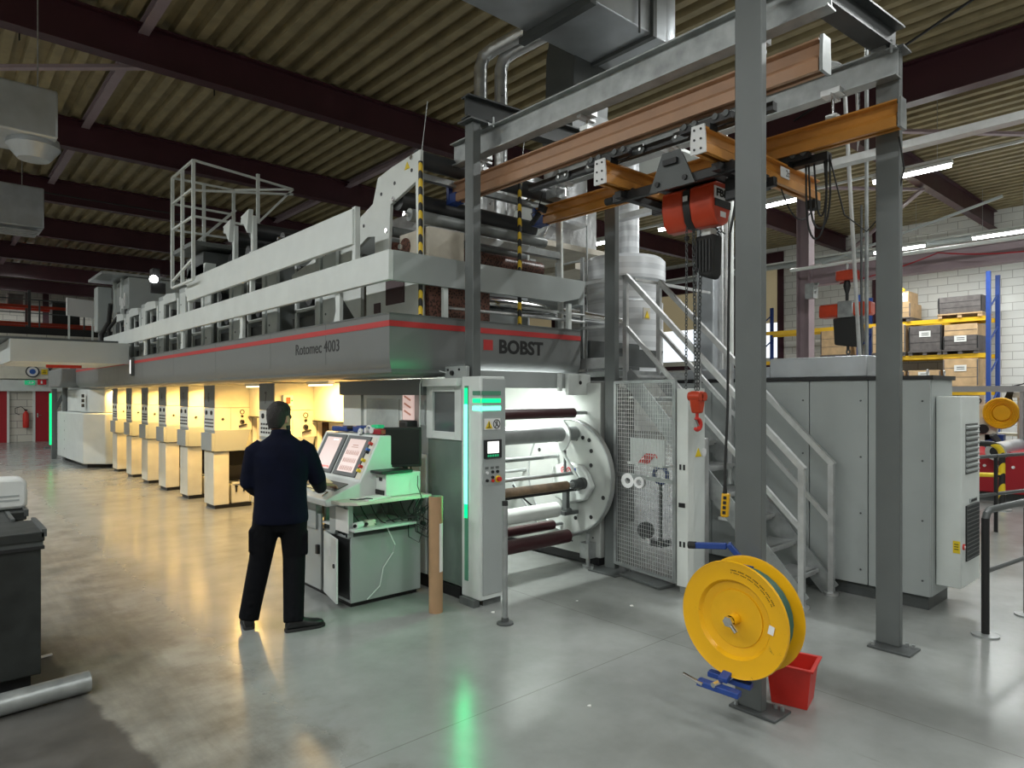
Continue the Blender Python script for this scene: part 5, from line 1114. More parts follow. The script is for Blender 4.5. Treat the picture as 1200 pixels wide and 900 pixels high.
for nm, la, ct, bits in (
    ('folded_cloth', 'dark blue folded cloth lying on top of the console screens', 'cloth', [((3.12, 5.98, 1.475), (.16, .22, .05), 'blue', 15), ((3.14, 5.84, 1.49), (.10, .12, .03), 'black', 40)]),
    ('blue_binder', 'blue-grey binder lying on top of the console', 'binder', [((3.14, 5.66, 1.48), (.14, .22, .06), 'blue', -8)]),
    ('green_box', 'small green box on top of the console beside the blue binder', 'box', [((3.18, 5.47, 1.49), (.08, .12, .07), 'sign_g', 0)]),
    ('red_box', 'flat red box on top of the console near the black monitor', 'box', [((3.13, 5.33, 1.47), (.13, .17, .05), 'red_door', 5)])):
    s = thing(nm, (3.12, bits[0][0][1], 1.44), la, ct)
    for k_, (cc, sz, m_, a) in enumerate(bits): MB().obox(cc, sz, rot('Z', a)).build('body' if k_ == 0 else 'fold', m_, s, bevel=.01)
s = thing('ear_defenders', (3.05, 5.42, 1.45), 'white ear defenders leaning on the red box on the console', 'ear defenders')
MB().tube(arc((3.06, 5.42, 1.47), .05, 20, 160, 10, UY, UZ), .009, 6).build('headband', 'sign_w', s)
MB().cyl((3.05, 5.365, 1.48), (3.08, 5.37, 1.48), .028, n=14).cyl((3.05, 5.475, 1.475), (3.08, 5.47, 1.475), .028, n=14).build('ear_cup', 'sign_w', s)
s = thing('tape_roll', (3.05, 5.56, 1.44), 'white tape roll lying on top of the console', 'tape roll')
MB().lathe((3.06, 5.56, 1.46), (-1, 0, .3), [(.012, 0), (.03, 0), (.03, .02), (.012, .02), (.012, 0)], 20).build('roll', 'sign_w', s)
for k_, (x_, y_) in enumerate(((2.78, 5.10), (2.9, 5.12))):
    s = thing('power_adapter', (x_, y_, .675), 'pale plug adapter on the cable shelf, the %s one' % ('left' if k_ == 0 else 'right'), 'adapter', 'plug adapters')
    if k_ == 0: MB().cyl((x_-.04, y_-.02, .70), (x_+.04, y_+.02, .70), .028, n=14).build('body', 'sign_w', s)
    else: MB().box(x_-.045, x_+.045, y_-.03, y_+.03, .675, .73).build('body', 'cream', s, bevel=.008)
    MB().cyl((x_-.052, y_-.027, .70), (x_-.04, y_-.02, .70), .015, n=10).build('plug_hole', 'black', s)
s = thing('cable_tangle', (3.2, 5.1, .3), 'tangled black cables hanging from the desk and lying on the cable shelf', 'cables')
mb = MB()
for k_ in range(7):
    y_ = 5.04+random.uniform(-.04, .06); x_ = 3.36+random.uniform(-.04, .07); lo = random.uniform(.42, .72)
    mb.tube([(3.1+random.uniform(-.1, .1), 5.1, .70), (3.3, y_, .72), (x_+.06, y_-.03, .80), (x_+.08, y_-.04, (lo+.8)/2), (x_+.03, y_-.03, lo), (x_-.06, y_, lo+.06), (x_-.07, y_, .78), (x_, y_, .88)], .0045, 5)
for k_ in range(6):
    mb.tube(catenary((2.75+.1*k_, 5.2, .85), (2.85+.09*k_, 5.08, .69), .04, 6), .005, 5)
mb.tube([(3.33, 5.03, 1.08), (3.30, 4.99, 1.0), (3.33, 4.96, .88), (3.30, 4.96, .7), (3.25, 5.0, .69)], .004, 5)
mb.build('cable', 'rubber', s)
MB().tube([(3.05, 5.10, .66), (3.1, 5.04, .5), (3.12, 5.1, .42), (3.02, 5.1, .3), (2.98, 5.09, .15), (2.85, 5.08, .06)], .005, 6).build('white_cable', 'light_grey', s)
MB().cyl((3.38, 5.02, .75), (3.38, 5.02, .80), .02, n=8).cyl((3.40, 5.02, .64), (3.36, 5.02, .66), .02, n=8).build('plug', 'black', s)

# ------------------------------------------------------------------ the man at the console
P0 = Vector((2.12, 5.13, 0)); FW = Vector((.42, .907, 0)).normalized(); RT = Vector((FW.y, -FW.x, 0))
def L(a, b_, z): return P0+FW*a+RT*b_+UZ*z
def loft(mb, rings, n=20):
    """rings: (centre, half width, half depth, width dir, depth dir)"""
    vs = []
    for c_, ra, rb, da, db in rings: vs += [Vector(c_)+Vector(da)*ra*cos(2*pi*i/n)+Vector(db)*rb*sin(2*pi*i/n) for i in range(n)]
    k = len(rings); fs = [(i*n+j, i*n+(j+1) % n, (i+1)*n+(j+1) % n, (i+1)*n+j) for i in range(k-1) for j in range(n)]
    fs += [tuple(range(n))[::-1], tuple(range((k-1)*n, k*n))]; return mb.add(vs, fs)
def limb(mb, pts, rs, n=16): return mb.tube([Vector(p) for p in pts], rs, n)
def finish(o, vox, sm=2, it=3):
    m_ = o.modifiers.new('remesh', 'REMESH'); m_.mode = 'VOXEL'; m_.voxel_size = vox; m_.use_smooth_shade = True
    s_ = o.modifiers.new('smooth', 'SMOOTH'); s_.factor = .5; s_.iterations = it
man = thing('person', (2.12, 5.13, 0), 'person in dark navy fleece and black work trousers standing at the console, seen from behind', 'person')
HD = L(.05, -.01, 1.625)                        # head centre
hf = (FW*.80+RT*.60).normalized(); hr = Vector((hf.y, -hf.x, 0))   # head turned towards the screens
body = MB()
# head as stacked rings: skull, jaw, chin
for_head = [(-.135, .035, .035, .035), (-.12, .05, .06, .03), (-.09, .062, .082, .012), (-.05, .070, .092, .004), (0, .075, .098, -.004), (.05, .073, .095, -.008), (.085, .058, .075, -.01), (.108, .03, .04, -.01), (.113, .008, .01, -.01)]
loft(body, [(HD+UZ*z+hf*off, a, b_, hr, hf) for z, a, b_, off in for_head], 24)
body.sphere(HD+hf*.104+UZ*(-.025), .017, 10, sc=(1, 1, 1.6)).sphere(HD+hf*.112+UZ*(-.04), .013, 8)
for k_ in (-1, 1):
    body.obox(HD+hr*(k_*.078)-hf*.005+UZ*(-.015), (.016, .035, .058), Matrix((hr, hf, UZ)).transposed())
    body.sphere(HD+hf*.092+hr*(k_*.03)+UZ*.008, .011, 8)
body.obox(HD+hf*.095+UZ*(-.072), (.045, .012, .012), Matrix((hr, hf, UZ)).transposed())
limb(body, [L(.02, 0, 1.42), L(.03, 0, 1.50), HD-UZ*.10-hf*.01], [.062, .058, .055])
# trunk, hips, legs, arms (inside the clothes, one continuous surface)
loft(body, [(L(0, 0, z), a, b_, RT, FW) for z, a, b_ in ((.86, .10, .09), (.95, .15, .11), (1.05, .14, .10), (1.2, .145, .10), (1.35, .17, .10), (1.43, .16, .085), (1.47, .07, .06))])
LEG = {-1: [L(0, -.085, .93), L(.03, -.15, .52), L(-.0, -.235, .08)], 1: [L(0, .09, .93), L(.0, .10, .52), L(-.17, .10, .08)]}
for k_ in (-1, 1): limb(body, LEG[k_], [.075, .05, .038])
ARM = {-1: [L(0, -.19, 1.375), L(.02, -.235, 1.12), L(.24, -.18, 1.02)], 1: [L(0, .19, 1.375), L(.06, .275, 1.13), L(.30, .30, 1.03)]}
for k_ in (-1, 1): limb(body, ARM[k_], [.045, .04, .028])
def hand(k_, wrist, direction, nrm_):
    d_ = Vector(direction).normalized(); n_ = Vector(nrm_); n_ = (n_-d_*n_.dot(d_)).normalized(); s_ = d_.cross(n_)*k_
    loft(body, [(wrist+d_*t_, w__, h__, s_, n_) for t_, w__, h__ in ((-.03, .026, .022), (.0, .028, .02), (.03, .036, .017), (.06, .041, .016), (.09, .040, .014))], 14)
    for i_, (off, ln) in enumerate(((-.031, .062), (-.0105, .075), (.0105, .07), (.031, .055))):
        q0 = wrist+d_*.083+s_*off; limb(body, [q0, q0+d_*ln*.45-n_*.004+s_*off*.1, q0+d_*ln*.78-n_*.016+s_*off*.14, q0+d_*ln*.95-n_*.032+s_*off*.14], [.0095, .009, .0085, .0075], 8)
    q0 = wrist+d_*.025-s_*.03; limb(body, [q0, q0+d_*.025-s_*.022-n_*.008, q0+d_*.055-s_*.028-n_*.016, q0+d_*.072-s_*.024-n_*.02], [.012, .011, .0095, .008], 8)
hand(1, L(.33, .335, 1.045), FW*.7+RT*.6-UZ*.15, UZ)
hand(-1, L(.30, -.18, 1.03), FW*.8+RT*.5-UZ*.1, UZ)
bo = body.build('body', 'skin', man); finish(bo, .007, it=2)
# hair
hb = MB(); loft(hb, [(HD+UZ*z+hf*off, a, b_, hr, hf) for z, a, b_, off in ((-.085, .050, .04, -.058), (-.05, .068, .066, -.040), (-.01, .080, .088, -.026), (.03, .085, .100, -.014), (.07, .080, .098, -.008), (.10, .062, .078, -.008), (.122, .034, .044, -.01), (.130, .01, .012, -.01))], 28)
for k_ in range(60):
    a = random.uniform(0, 2*pi); z = random.uniform(.0, .11); rr = sqrt(max(.02, 1-(z/.135)**2)); hb.sphere(HD+UZ*z+hr*cos(a)*.078*rr+hf*(sin(a)*.09*rr-.014), random.uniform(.010, .02), 8)
ho = hb.build('hair', 'hair', man); finish(ho, .006, it=2)
bd = MB(); loft(bd, [(HD+UZ*z+hf*off, a, b_, hr, hf) for z, a, b_, off in ((-.138, .036, .036, .042), (-.115, .056, .058, .034), (-.09, .066, .070, .025), (-.065, .070, .07, .018))], 20)
bd.build('beard', 'hair', man)
# fleece jacket
j = MB(); loft(j, [(L(o_, 0, z), a, b_, RT, FW) for z, a, b_, o_ in ((.80, .205, .135, 0), (.84, .21, .14, 0), (.95, .20, .145, 0), (1.08, .195, .14, -.005), (1.22, .21, .14, -.012), (1.33, .22, .135, -.012), (1.41, .185, .115, -.005), (1.455, .125, .09, 0), (1.485, .085, .075, .01), (1.50, .07, .07, .015))], 28)
for k_ in (-1, 1):
    a_ = ARM[k_]; limb(j, [L(0, k_*.13, 1.40), a_[0]-UZ*.02, (a_[0]+a_[1])/2, a_[1], (a_[1]+a_[2])/2, a_[2]+(a_[2]-a_[1])*.16], [.07, .080, .074, .070, .062, .052], 16)
limb(j, [L(.01, 0, 1.47), L(.02, 0, 1.525)], [.078, .075], 20)
jo = j.build('fleece_jacket', 'navy', man); finish(jo, .011, it=4)
tr = MB(); loft(tr, [(L(0, 0, z), a, b_, RT, FW) for z, a, b_ in ((.74, .12, .10), (.80, .175, .125), (.88, .19, .13), (.97, .185, .125), (1.03, .16, .11))], 24)
for k_ in (-1, 1):
    h_, kn_, an_ = LEG[k_]
    limb(tr, [h_-UZ*.02, h_.lerp(kn_, .35), h_.lerp(kn_, .75), kn_, kn_.lerp(an_, .35), kn_.lerp(an_, .75), an_-UZ*.015], [.112, .107, .094, .087, .083, .078, .076], 18)
    for q in (.12, .3, .5, .75, .92):
        c_ = kn_.lerp(an_, q); limb(tr, [c_+RT*.055-FW*.04, c_-FW*.076+UZ*.012, c_-RT*.055-FW*.04-UZ*.008], [.008, .014, .008], 8)
c_ = LEG[1][0].lerp(LEG[1][1], .72)+RT*.085; tr.obox(c_, (.045, .14, .17), Matrix((RT, FW, UZ)).transposed())
c_ = LEG[-1][0].lerp(LEG[-1][1], .62)-RT*.085; tr.obox(c_, (.045, .14, .18), Matrix((RT, FW, UZ)).transposed())
to = tr.build('trousers', 'trousers', man); finish(to, .011, it=3)
MB().obox(L(-.03, .185, .66), (.012, .02, .05), Matrix((RT, FW, UZ)).transposed()).build('pocket_tag', 'cab_grey', man)
def shoe(heel, d_):
    d_ = Vector(d_).normalized(); s_ = Vector((d_.y, -d_.x, 0)); m_ = MB()
    loft(m_, [(heel+d_*t_+UZ*(.004+h_/2), w_, h_/2, s_, UZ) for t_, w_, h_ in ((-.06, .03, .07), (-.045, .038, .10), (.0, .042, .12), (.05, .044, .105), (.10, .048, .08), (.15, .052, .068), (.19, .048, .062), (.22, .034, .05), (.232, .015, .03))], 16)
    o = m_.build('shoe', 'shoe', man); finish(o, .008, it=2)
    m2 = MB(); n_ = 20; pts = [(heel+d_*t_+s_*w_, heel+d_*t_-s_*w_) for t_, w_ in ((-.065, .025), (-.05, .038), (0, .045), (.06, .045), (.13, .053), (.19, .050), (.225, .034), (.238, .014))]
    lo = [p_[0] for p_ in pts]+[p_[1] for p_ in pts[::-1]]; m2.add([p_+UZ*.001 for p_ in lo]+[p_+UZ*.022 for p_ in lo], [tuple(range(16))[::-1], tuple(range(16, 32))]+[(q, (q+1) % 16, 16+(q+1) % 16, 16+q) for q in range(16)])
    m2.build('sole', 'rubber', o)
shoe(Vector((LEG[-1][2].x, LEG[-1][2].y, 0)), FW*.9-RT*.15); shoe(Vector((LEG[1][2].x, LEG[1][2].y, 0)), FW*.25+RT*.95)
# ================================================================== RIGHT SIDE
g = thing('mesh_gate', (5.25, 4.0, 0), 'wire mesh safety gate between the grey post and the white locker column', 'gate')
GX0, GY0, GX1, GY1 = 5.33, 4.42, 5.18, 3.60
def gp(t, z): return Vector((GX0+(GX1-GX0)*t, GY0+(GY1-GY0)*t, z))
mb = MB()
for z in (.09, 1.0, 1.93): mb.bar(gp(0, z), gp(1, z), .025, .03)
mb.bar(gp(0, .08), gp(0, 1.94), .03, .03).bar(gp(1, .08), gp(1, 1.94), .03, .03).build('gate_frame', 'galv', g)
mb = MB()
for i in range(1, 26): mb.bar(gp(i/26, .1), gp(i/26, 1.92), .004, .004)
for i in range(1, 46): mb.bar(gp(0, .1+i*.04), gp(1, .1+i*.04), .0035, .0035)
mb.build('wire_mesh', 'alu', g)
MB().obox(gp(.55, .02), (.55, .2, .02), rot('Z', 80)).build('floor_guide', 'grey_paint', g)
s = thing('tool_shelf', (5.4, 4.0, 1.2), 'small shelf with pegs fixed behind the mesh gate', 'shelf')
MB().obox(gp(.5, 1.24)+Vector((.06, 0, 0)), (.02, .48, .26), rot('Z', -10)).obox(gp(.5, 1.12)+Vector((.10, 0, 0)), (.14, .5, .02), rot('Z', -10)).build('shelf_plate', 'light_grey', s)
mb = MB()
for q in (.25, .42): mb.cyl(gp(q, .98)+Vector((-.01, 0, 0)), gp(q, .98)+Vector((.16, 0, 0)), .012, n=8)
mb.build('peg', 'galv', s)
s = thing('red_clamp', (5.28, 3.98, 1.14), 'red folded angle clamp lying on the shelf behind the mesh gate', 'clamp')
for k_ in range(4):
    c_ = gp(.50+.045*k_, 1.20)+Vector((.06, 0, 0)); MB().bar(c_+Vector((0, .10, -.07)), c_+Vector((0, 0, .03)), .03, .018).bar(c_+Vector((0, -.10, -.07)), c_+Vector((0, 0, .03)), .03, .018).build('clamp_arm', 'red', s, bevel=.003)
for q, nm in ((.25, 'left'), (.45, 'right')):
    s = thing('core_ring', gp(q, .9), 'white core plug ring hanging on the %s peg of the mesh gate' % nm, 'ring', 'core rings')
    MB().lathe(gp(q, .95)+Vector((-.03, 0, 0)), (1, .15, 0), [(.03, 0), (.072 if q < .4 else .055, 0), (.072 if q < .4 else .055, .05), (.03, .05), (.03, 0)], 24).build('ring', 'sign_w', s)
s = thing('blue_pallet_truck_handle', (6.0, 4.35, 0), 'blue handle on a dark pole standing behind the mesh gate', 'handle')
MB().tube([(5.9, 4.28, .25), (5.9, 4.28, .8), (5.9, 4.28, .86)], .018, 8).build('pole', 'dark_steel', s)
MB().tube(arc((5.9, 4.28, .95), .085, 0, 360, 16, UY, UZ)[:-1], .022, 8, closed=True).build('grip', 'blue', s); MB().box(5.82, 5.98, 4.2, 4.36, .2, .27).cyl((5.8, 4.42, .35), (5.86, 4.42, .35), .09, n=18).build('foot', 'dark_steel', s)

c = thing('safety_locker', (5.34, 3.52, 0), 'tall white sensor column with warning labels right of the mesh gate', 'column')
MB().box(5.18, 5.28, 3.46, 3.58, .06, 1.86).build('left_profile', 'white_paint', c, bevel=.004)
MB().box(5.28, 5.46, 3.465, 3.58, .10, 1.86).build('cover_panel', 'light_grey', c, bevel=.004)
MB().box(5.46, 5.54, 3.47, 3.58, .06, 1.40).build('cable_duct', 'alu', c, bevel=.008)
MB().box(5.2, 5.26, 3.48, 3.56, 0, .06).box(5.46, 5.5, 3.48, 3.56, 0, .06).build('foot', 'galv', c)
mb = MB()
for z in (1.12, .42): mb.box(5.176, 5.18, 3.49, 3.51, z, z+.05).box(5.176, 5.18, 3.53, 3.55, z, z+.05)
mb.box(5.172, 5.18, 3.49, 3.555, .78, .82).build('slot', 'black', c)
MB().prism([(5.30, 1.235), (5.40, 1.235), (5.35, 1.315)], 'y', 3.461, 3.465).build('warning_triangle', 'sign_y', c)
MB().lathe((5.445, 3.464, 1.27), (0, -1, 0), [(0, 0), (.04, 0), (.04, .003), (0, .003)], 20).build('round_sign', 'sign_w', c)

# stairs
st = thing('machine_stairs', (5.85, 3.5, 0), 'galvanised steel stairs with double handrails leading up to the machine platform', 'stairs')
SX0, SX1 = 5.58, 6.16
def sy(z): return 2.58+(z)*.93
for x in (SX0, SX1):
    MB().bar((x, sy(.0)+.03, .04), (x, sy(2.05), 2.02), .014, .17).build('stringer', 'galv', st)
for k_ in range(9):
    z = .20+k_*.225; y = sy(z)
    MB().box(SX0+.01, SX1-.01, y-.05, y+.22, z-.015, z+.012).box(SX0+.015, SX1-.015, y-.025, y-.01, z-.04, z+.012).build('tread', 'alu', st)
for x in (SX0, SX1):
    yb = sy(.0)+.03
    MB().box(x-.02, x+.02, yb-.025, yb+.025, .02, 1.17).cyl((x, yb, 0), (x, yb, .02), .06, n=14).box(x-.02, x+.02, sy(1.0)+.08, sy(1.0)+.12, .9, 2.14).box(x-.02, x+.02, sy(2.05)-.02, sy(2.05)+.03, 1.95, 3.06).build('rail_post', 'alu', st)
    top = [(x, yb, 1.16), (x, yb+.06, 1.24), (x, sy(2.05), 3.06)]
    MB().bar((x, yb-.02, 1.17), (x, sy(2.05), 3.06), .045, .05).build('handrail', 'alu', st)
    MB().bar((x, yb, .66), (x, sy(2.05), 2.52), .035, .04).build('knee_rail', 'alu', st)
MB().box(SX0, 8.6, sy(2.05), 6.8, 2.0, 2.06).build('landing', 'galv', st)
MB().box(SX0-.02, SX0+.02, 6.0, 6.04, 2.06, 3.06).box(5.72, 5.76, 6.76, 6.8, 2.06, 3.06).box(5.74, 7.2, 4.49, 4.52, 3.03, 3.06).bar((SX0, sy(2.05), 3.05), (SX0, 6.8, 3.05), .04, .04).bar((SX0, sy(2.05), 2.55), (SX0, 6.8, 2.55), .03, .03).bar((SX0, sy(2.05), 2.15), (SX0, 6.8, 2.15), .02, .12).build('landing_rail', 'alu', st)
s = thing('side_ladder', (5.62, 5.3, 2.1), 'grey guard ladder frame between the tray end and the insulated tank', 'ladder')
mb = MB().box(5.58, 5.61, 5.1, 5.14, 2.1, 3.35).box(5.58, 5.61, 5.5, 5.54, 2.1, 3.35)
mb.build('rail', 'galv', s); mb = MB()
for z in (2.45, 2.8, 3.1, 3.32): mb.bar((5.595, 5.12, z), (5.595, 5.52, z), .02, .02)
mb.build('rung', 'galv', s)

# insulated tank with duct
s = thing('insulated_tank', (7.1, 5.8, 2.06), 'round foil-clad insulated tank with a vertical duct behind the stairs', 'tank')
MB().lathe((7.1, 5.75, 2.06), UZ, [(0, 0), (.52, 0), (.52, .95), (.50, .97), (.50, 1.2), (.55, 1.24), (.55, 1.50), (.5, 1.55), (0, 1.56)], 40).build('shell', 'wrap', s)
MB().cyl((7.15, 5.7, 3.6), (7.15, 5.7, 5.4), .135, n=28).build('vertical_duct', 'wrap', s)
q = MB().box(6.80, 6.93, 5.19, 5.2, 2.75, 2.90).build('label_plate', 'wool', s); MB().prism([(6.82, 2.77), (6.91, 2.77), (6.865, 2.86)], 'y', 5.18, 5.19).build('warning_triangle', 'sign_y', q)
s = thing('vertical_box_duct', (9.1, 5.4, 2.0), 'tall dull metal box duct right of the red lifting chain', 'duct')
MB().box(8.9, 9.15, 5.5, 5.8, 0, 4.4).build('casing', 'duct', s, bevel=.02); MB().box(9.0, 9.05, 5.42, 5.46, 0, 4.5).build('perforated_strip', 'alu', s)
s = thing('sloped_hopper', (6.6, 5.6, 2.06), 'dark open hopper tray under the handrail at the head of the stairs', 'hopper')
MB().prism([(5.8, 2.12), (6.5, 2.12), (6.6, 2.32), (5.7, 2.32)], 'y', 4.75, 4.80).box(5.7, 6.6, 5.1, 5.14, 2.1, 2.42).build('tray', 'dark_steel', s)
s = thing('rear_machine', (7.5, 5, 0), 'dark rear machine block behind the mesh gate and stairs', 'machine')
MB().box(5.6, 6.2, 5.2, 6.6, .05, 1.95).box(6.45, 7.4, 5.8, 6.8, .05, 1.9).build('housing', 'grey_paint', s, bevel=.02); MB().box(6.42, 6.45, 5.9, 6.7, .4, 1.6).build('cover', 'cab_grey', s); MB().box(5.56, 5.6, 5.3, 6.5, .3, .36).build('hose_channel', 'black', s)

# long control cabinets
c = thing('control_cabinet', (6.6, 3.2, 0), 'tall grey switch cabinet row with a black top edge beside the stairs', 'cabinet')
CF = 6.30
def cf(y): return CF+(2.9-y)*-.02
seg = [(1.85, 2.34), (2.34, 2.86), (2.86, 3.38), (3.38, 3.9), (3.9, 4.4), (4.38, 4.40)][:5]
for a, b_ in seg:
    d = MB().box(6.27, 6.30, a+.004, b_-.004, .12, 1.93).build('cabinet_door', 'cab_grey', c, bevel=.004)
    mb = MB()
    for z in (.25, .75, 1.25, 1.75): mb.cyl((6.262, a+.06, z), (6.27, a+.06, z), .008, n=8)
    mb.build('door_screw', 'dark_steel', d)
MB().box(6.30, 6.84, 1.85, 4.40, .12, 1.93).build('carcass', 'cab_grey', c, bevel=.004)
MB().box(6.26, 6.86, 1.83, 4.42, 1.93, 1.965).build('top_trim', 'black', c)
MB().box(6.32, 6.82, 1.88, 4.38, 0, .12).build('plinth', 'dark_steel', c, bevel=.003)
for x, y in ((6.36, 1.9), (6.8, 1.9)): MB().tube(arc((x, y, 1.995), .022, 0, 360, 12, UX, UZ)[:-1], .005, 6, closed=True).build('lifting_eye', 'alu', c)
h = MB().box(6.36, 6.8, 2.38, 3.3, 1.965, 2.16).box(6.42, 6.8, 3.3, 4.3, 1.965, 2.08).build('roof_box', 'duct', c, bevel=.012)
a = thing('cooling_unit', (6.6, 1.75, .2), 'pale grey cooling unit with louvres and grille on the switch cabinet end', 'cooling unit')
MB().box(6.38, 6.90, 1.66, 1.845, .21, 1.79).build('housing', 'light_grey', a, bevel=.008)
mb = MB()
for k_ in range(9): mb.obox((6.66, 1.652, 1.17+k_*.045), (.34, .02, .018), rot('X', 30))
mb.build('louvre', 'cab_grey', a); MB().box(6.49, 6.83, 1.656, 1.661, 1.14, 1.56).build('louvre_recess', 'dark_steel', a)
gm = MB().box(6.49, 6.85, 1.652, 1.661, .42, .88).build('grille', 'black', a)
mb = MB()
for k_ in range(16): mb.box(6.49+k_*.0235, 6.496+k_*.0235, 1.648, 1.652, .42, .88)
for k_ in range(14): mb.box(6.49, 6.85, 1.647, 1.652, .43+k_*.034, .437+k_*.034)
mb.build('grille_wire', 'dark_steel', gm)
MB().box(6.60, 6.80, 1.652, 1.661, .895, .93).build('name_strip', 'cab_grey', a)
mb = MB()
for k_ in range(5): mb.box(6.62+k_*.033, 6.642+k_*.033, 1.649, 1.652, .902, .922)
mb.build('raised_marks', 'black', a)
q = MB().box(6.376, 6.38, 1.67, 1.72, .50, .60).build('caution_plate', 'sign_y', a)
MB().cyl((6.43, 1.65, .55), (6.43, 1.66, .55), .025, n=16).build('red_ring', 'red', a)
MB().cyl((6.43, 1.645, .55), (6.43, 1.652, .55), .012, n=12).build('white_centre', 'sign_w', a)
mb = MB()
for z in (.53, .55, .57): mb.box(6.374, 6.376, 1.68, 1.71, z, z+.006)
mb.build('plate_print', 'black', q)

# steel rail at the right edge
rl = thing('guard_railing', (6.3, 1.4, 0), 'black and grey tubular guard railing standing on the floor at the right edge', 'railing')
ya, yb = 1.40, 1.20
pts = [(5.97, 1.40, .86), (5.985, 1.395, .91), (6.03, 1.39, .935), (6.77, 1.30, .935), (9.0, 1.0, .935)]
MB().tube(pts, .026, 12).build('top_rail', 'dark_steel', rl)
MB().tube([(5.98, 1.4, .48), (6.77, 1.30, .48), (9.0, 1.0, .48)], .018, 10).build('middle_rail', 'dark_steel', rl)
for x, y in ((5.97, 1.40), (6.77, 1.30), (7.9, 1.15)):
    MB().cyl((x, y, .015), (x, y, .88), .027, n=14).build('post', 'black', rl)
    MB().lathe((x, y, 0), UZ, [(0, 0), (.09, 0), (.09, .012), (.035, .018), (.0, .018)], 18).build('foot_flange', 'galv', rl)
rl = thing('rear_railing', (9, 3, 0), 'dark horizontal two-rail railing on the floor behind the cooling unit', 'railing')
for z in (1.0, .5): MB().tube([(8.6, 2.9, z), (12.0, 2.0, z)], .024, 10).build('rail', 'dark_steel', rl)
for x, y in ((8.6, 2.9), (10.6, 2.37)): MB().cyl((x, y, 0), (x, y, 1.02), .024, n=10).build('post', 'black', rl)
s = thing('hoop_guard', (12.3, 3.3, 0), 'yellow and black striped hoop guard in front of the dark red machine', 'guard')
P1 = Vector((12.0, 3.7, 0)); P2 = Vector((12.65, 2.75, 0)); dd = (P2-P1).normalized(); LL = (P2-P1).length
pp = [P1+UZ*.02, P1+UZ*.8]+[P1+dd*(.18-.18*cos(radians(q)))+UZ*(.86+.18*sin(radians(q))) for q in range(0, 91, 18)]+[P2-dd*(.18-.18*cos(radians(q)))+UZ*(.86+.18*sin(radians(q))) for q in range(90, -1, -18)]+[P2+UZ*.8, P2+UZ*.02]
MB().tube(pp, .045, 12).build('hoop', 'hazard_big', s)
MB().tube([P1+UZ*.55, P2+UZ*.55], .035, 10).build('cross_tube', 'hazard_big', s)
for q in (P1, P2): MB().cyl(q, q+UZ*.02, .13, n=16).build('foot_plate', 'galv', s)
s = thing('slitting_machine', (14.5, 3.6, 0), 'low dark red machine with sloping side behind the striped hoop guard', 'machine')
MB().prism([(1.0, .15), (4.4, .15), (4.4, .6), (4.0, .85), (3.5, .85), (3.2, .72), (2.9, .85), (1.4, .85)], 'x', 13.6, 14.8).build('body', 'red_door', s, bevel=.02)
MB().box(13.7, 14.7, 1.2, 4.3, .0, .15).build('base', 'dark_steel', s)
mb = MB()
for k_ in range(4): mb.cyl((13.58, 3.4-k_*.2, .6), (13.6, 3.4-k_*.2, .6), .025, n=8)
mb.build('bolt_head', 'sign_w', s)
MB().cyl((13.4, 3.0, .86), (14.9, 3.0, .86), .15, n=24).build('reel', 'alu', s); MB().cyl((13.38, 3.0, .86), (13.4, 3.0, .86), .08, n=18).build('reel_hub', 'black', s)
s = thing('unwinder', (15.5, 4.6, 0), 'white unwinder with a round reel above the dark red machine', 'machine')
MB().box(15.4, 16.2, 3.7, 5.3, 0, 1.3).build('housing', 'cream', s, bevel=.03); MB().cyl((15.3, 3.62, 1.15), (15.4, 3.62, 1.15), .22, n=28).build('reel_disc', 'cream', s); MB().cyl((15.24, 3.62, 1.15), (15.3, 3.62, 1.15), .09, n=18).build('hub', 'black', s)
MB().box(15.3, 15.45, 3.3, 3.6, .6, 1.05).build('blue_cover', 'blue', s); MB().bar((15.2, 3.45, 1.05), (15.4, 3.2, .6), .12, .08).build('chute', 'dark_steel', s)
s = thing('winding_machine', (16, 2.6, 0), 'blue and white framed machine with shelves at the far right edge', 'machine')
MB().box(15.6, 15.85, 3.0, 3.15, 0, 1.75).box(15.5, 15.7, .8, 3.3, 1.75, 1.85).build('white_frame', 'cream', s); MB().box(15.6, 15.8, 2.8, 2.9, 0, 1.7).box(15.6, 15.8, .8, 2.8, .75, .95).box(15.6, 15.8, .8, 2.8, 1.6, 1.7).build('blue_frame', 'blue', s)
MB().box(15.9, 16.1, 2.9, 4.2, 1.0, 1.06).build('shelf', 'cream', s); MB().box(15.7, 15.75, .8, 2.8, .95, 1.6).build('window', 'grey_glass', s)
mb = MB()
for k_ in range(6): mb.tube([(15.5, 2.6+.03*k_, 2.0), (15.45, 2.9-.02*k_, 2.06), (15.4, 3.15+.015*k_, 1.96), (15.4, 3.2+.02*k_, 1.75), (15.45, 3.15, 1.5)], .012, 6)
mb.build('cable', 'rubber', s)
s = thing('coiled_yellow_hose', (15.3, 3.32, 1.46), 'yellow hose coil hanging on the machine at the right edge', 'hose')
mb = MB()
for k_ in range(5): mb.tube(arc((15.2+.03*k_, 3.32, 1.46), .27-.03*k_, 0, 360, 24, UY, UZ)[:-1], .026, 6, closed=True)
mb.build('coil', 'yellow', s); MB().cyl((15.25, 3.32, 1.46), (15.4, 3.32, 1.46), .14, n=18).build('hub', 'yellow', s)
s = thing('worktable_beam', (15.0, 4, 0), 'long light grey beam crossing in front of the pallet rack', 'beam')
MB().box(15.0, 15.15, 2.9, 4.6, 1.86, 1.97).build('beam', 'cab_grey', s); MB().box(15.02, 15.13, 2.95, 3.0, 0, 1.86).box(15.02, 15.13, 4.5, 4.6, 0, 1.86).build('leg', 'cab_grey', s)
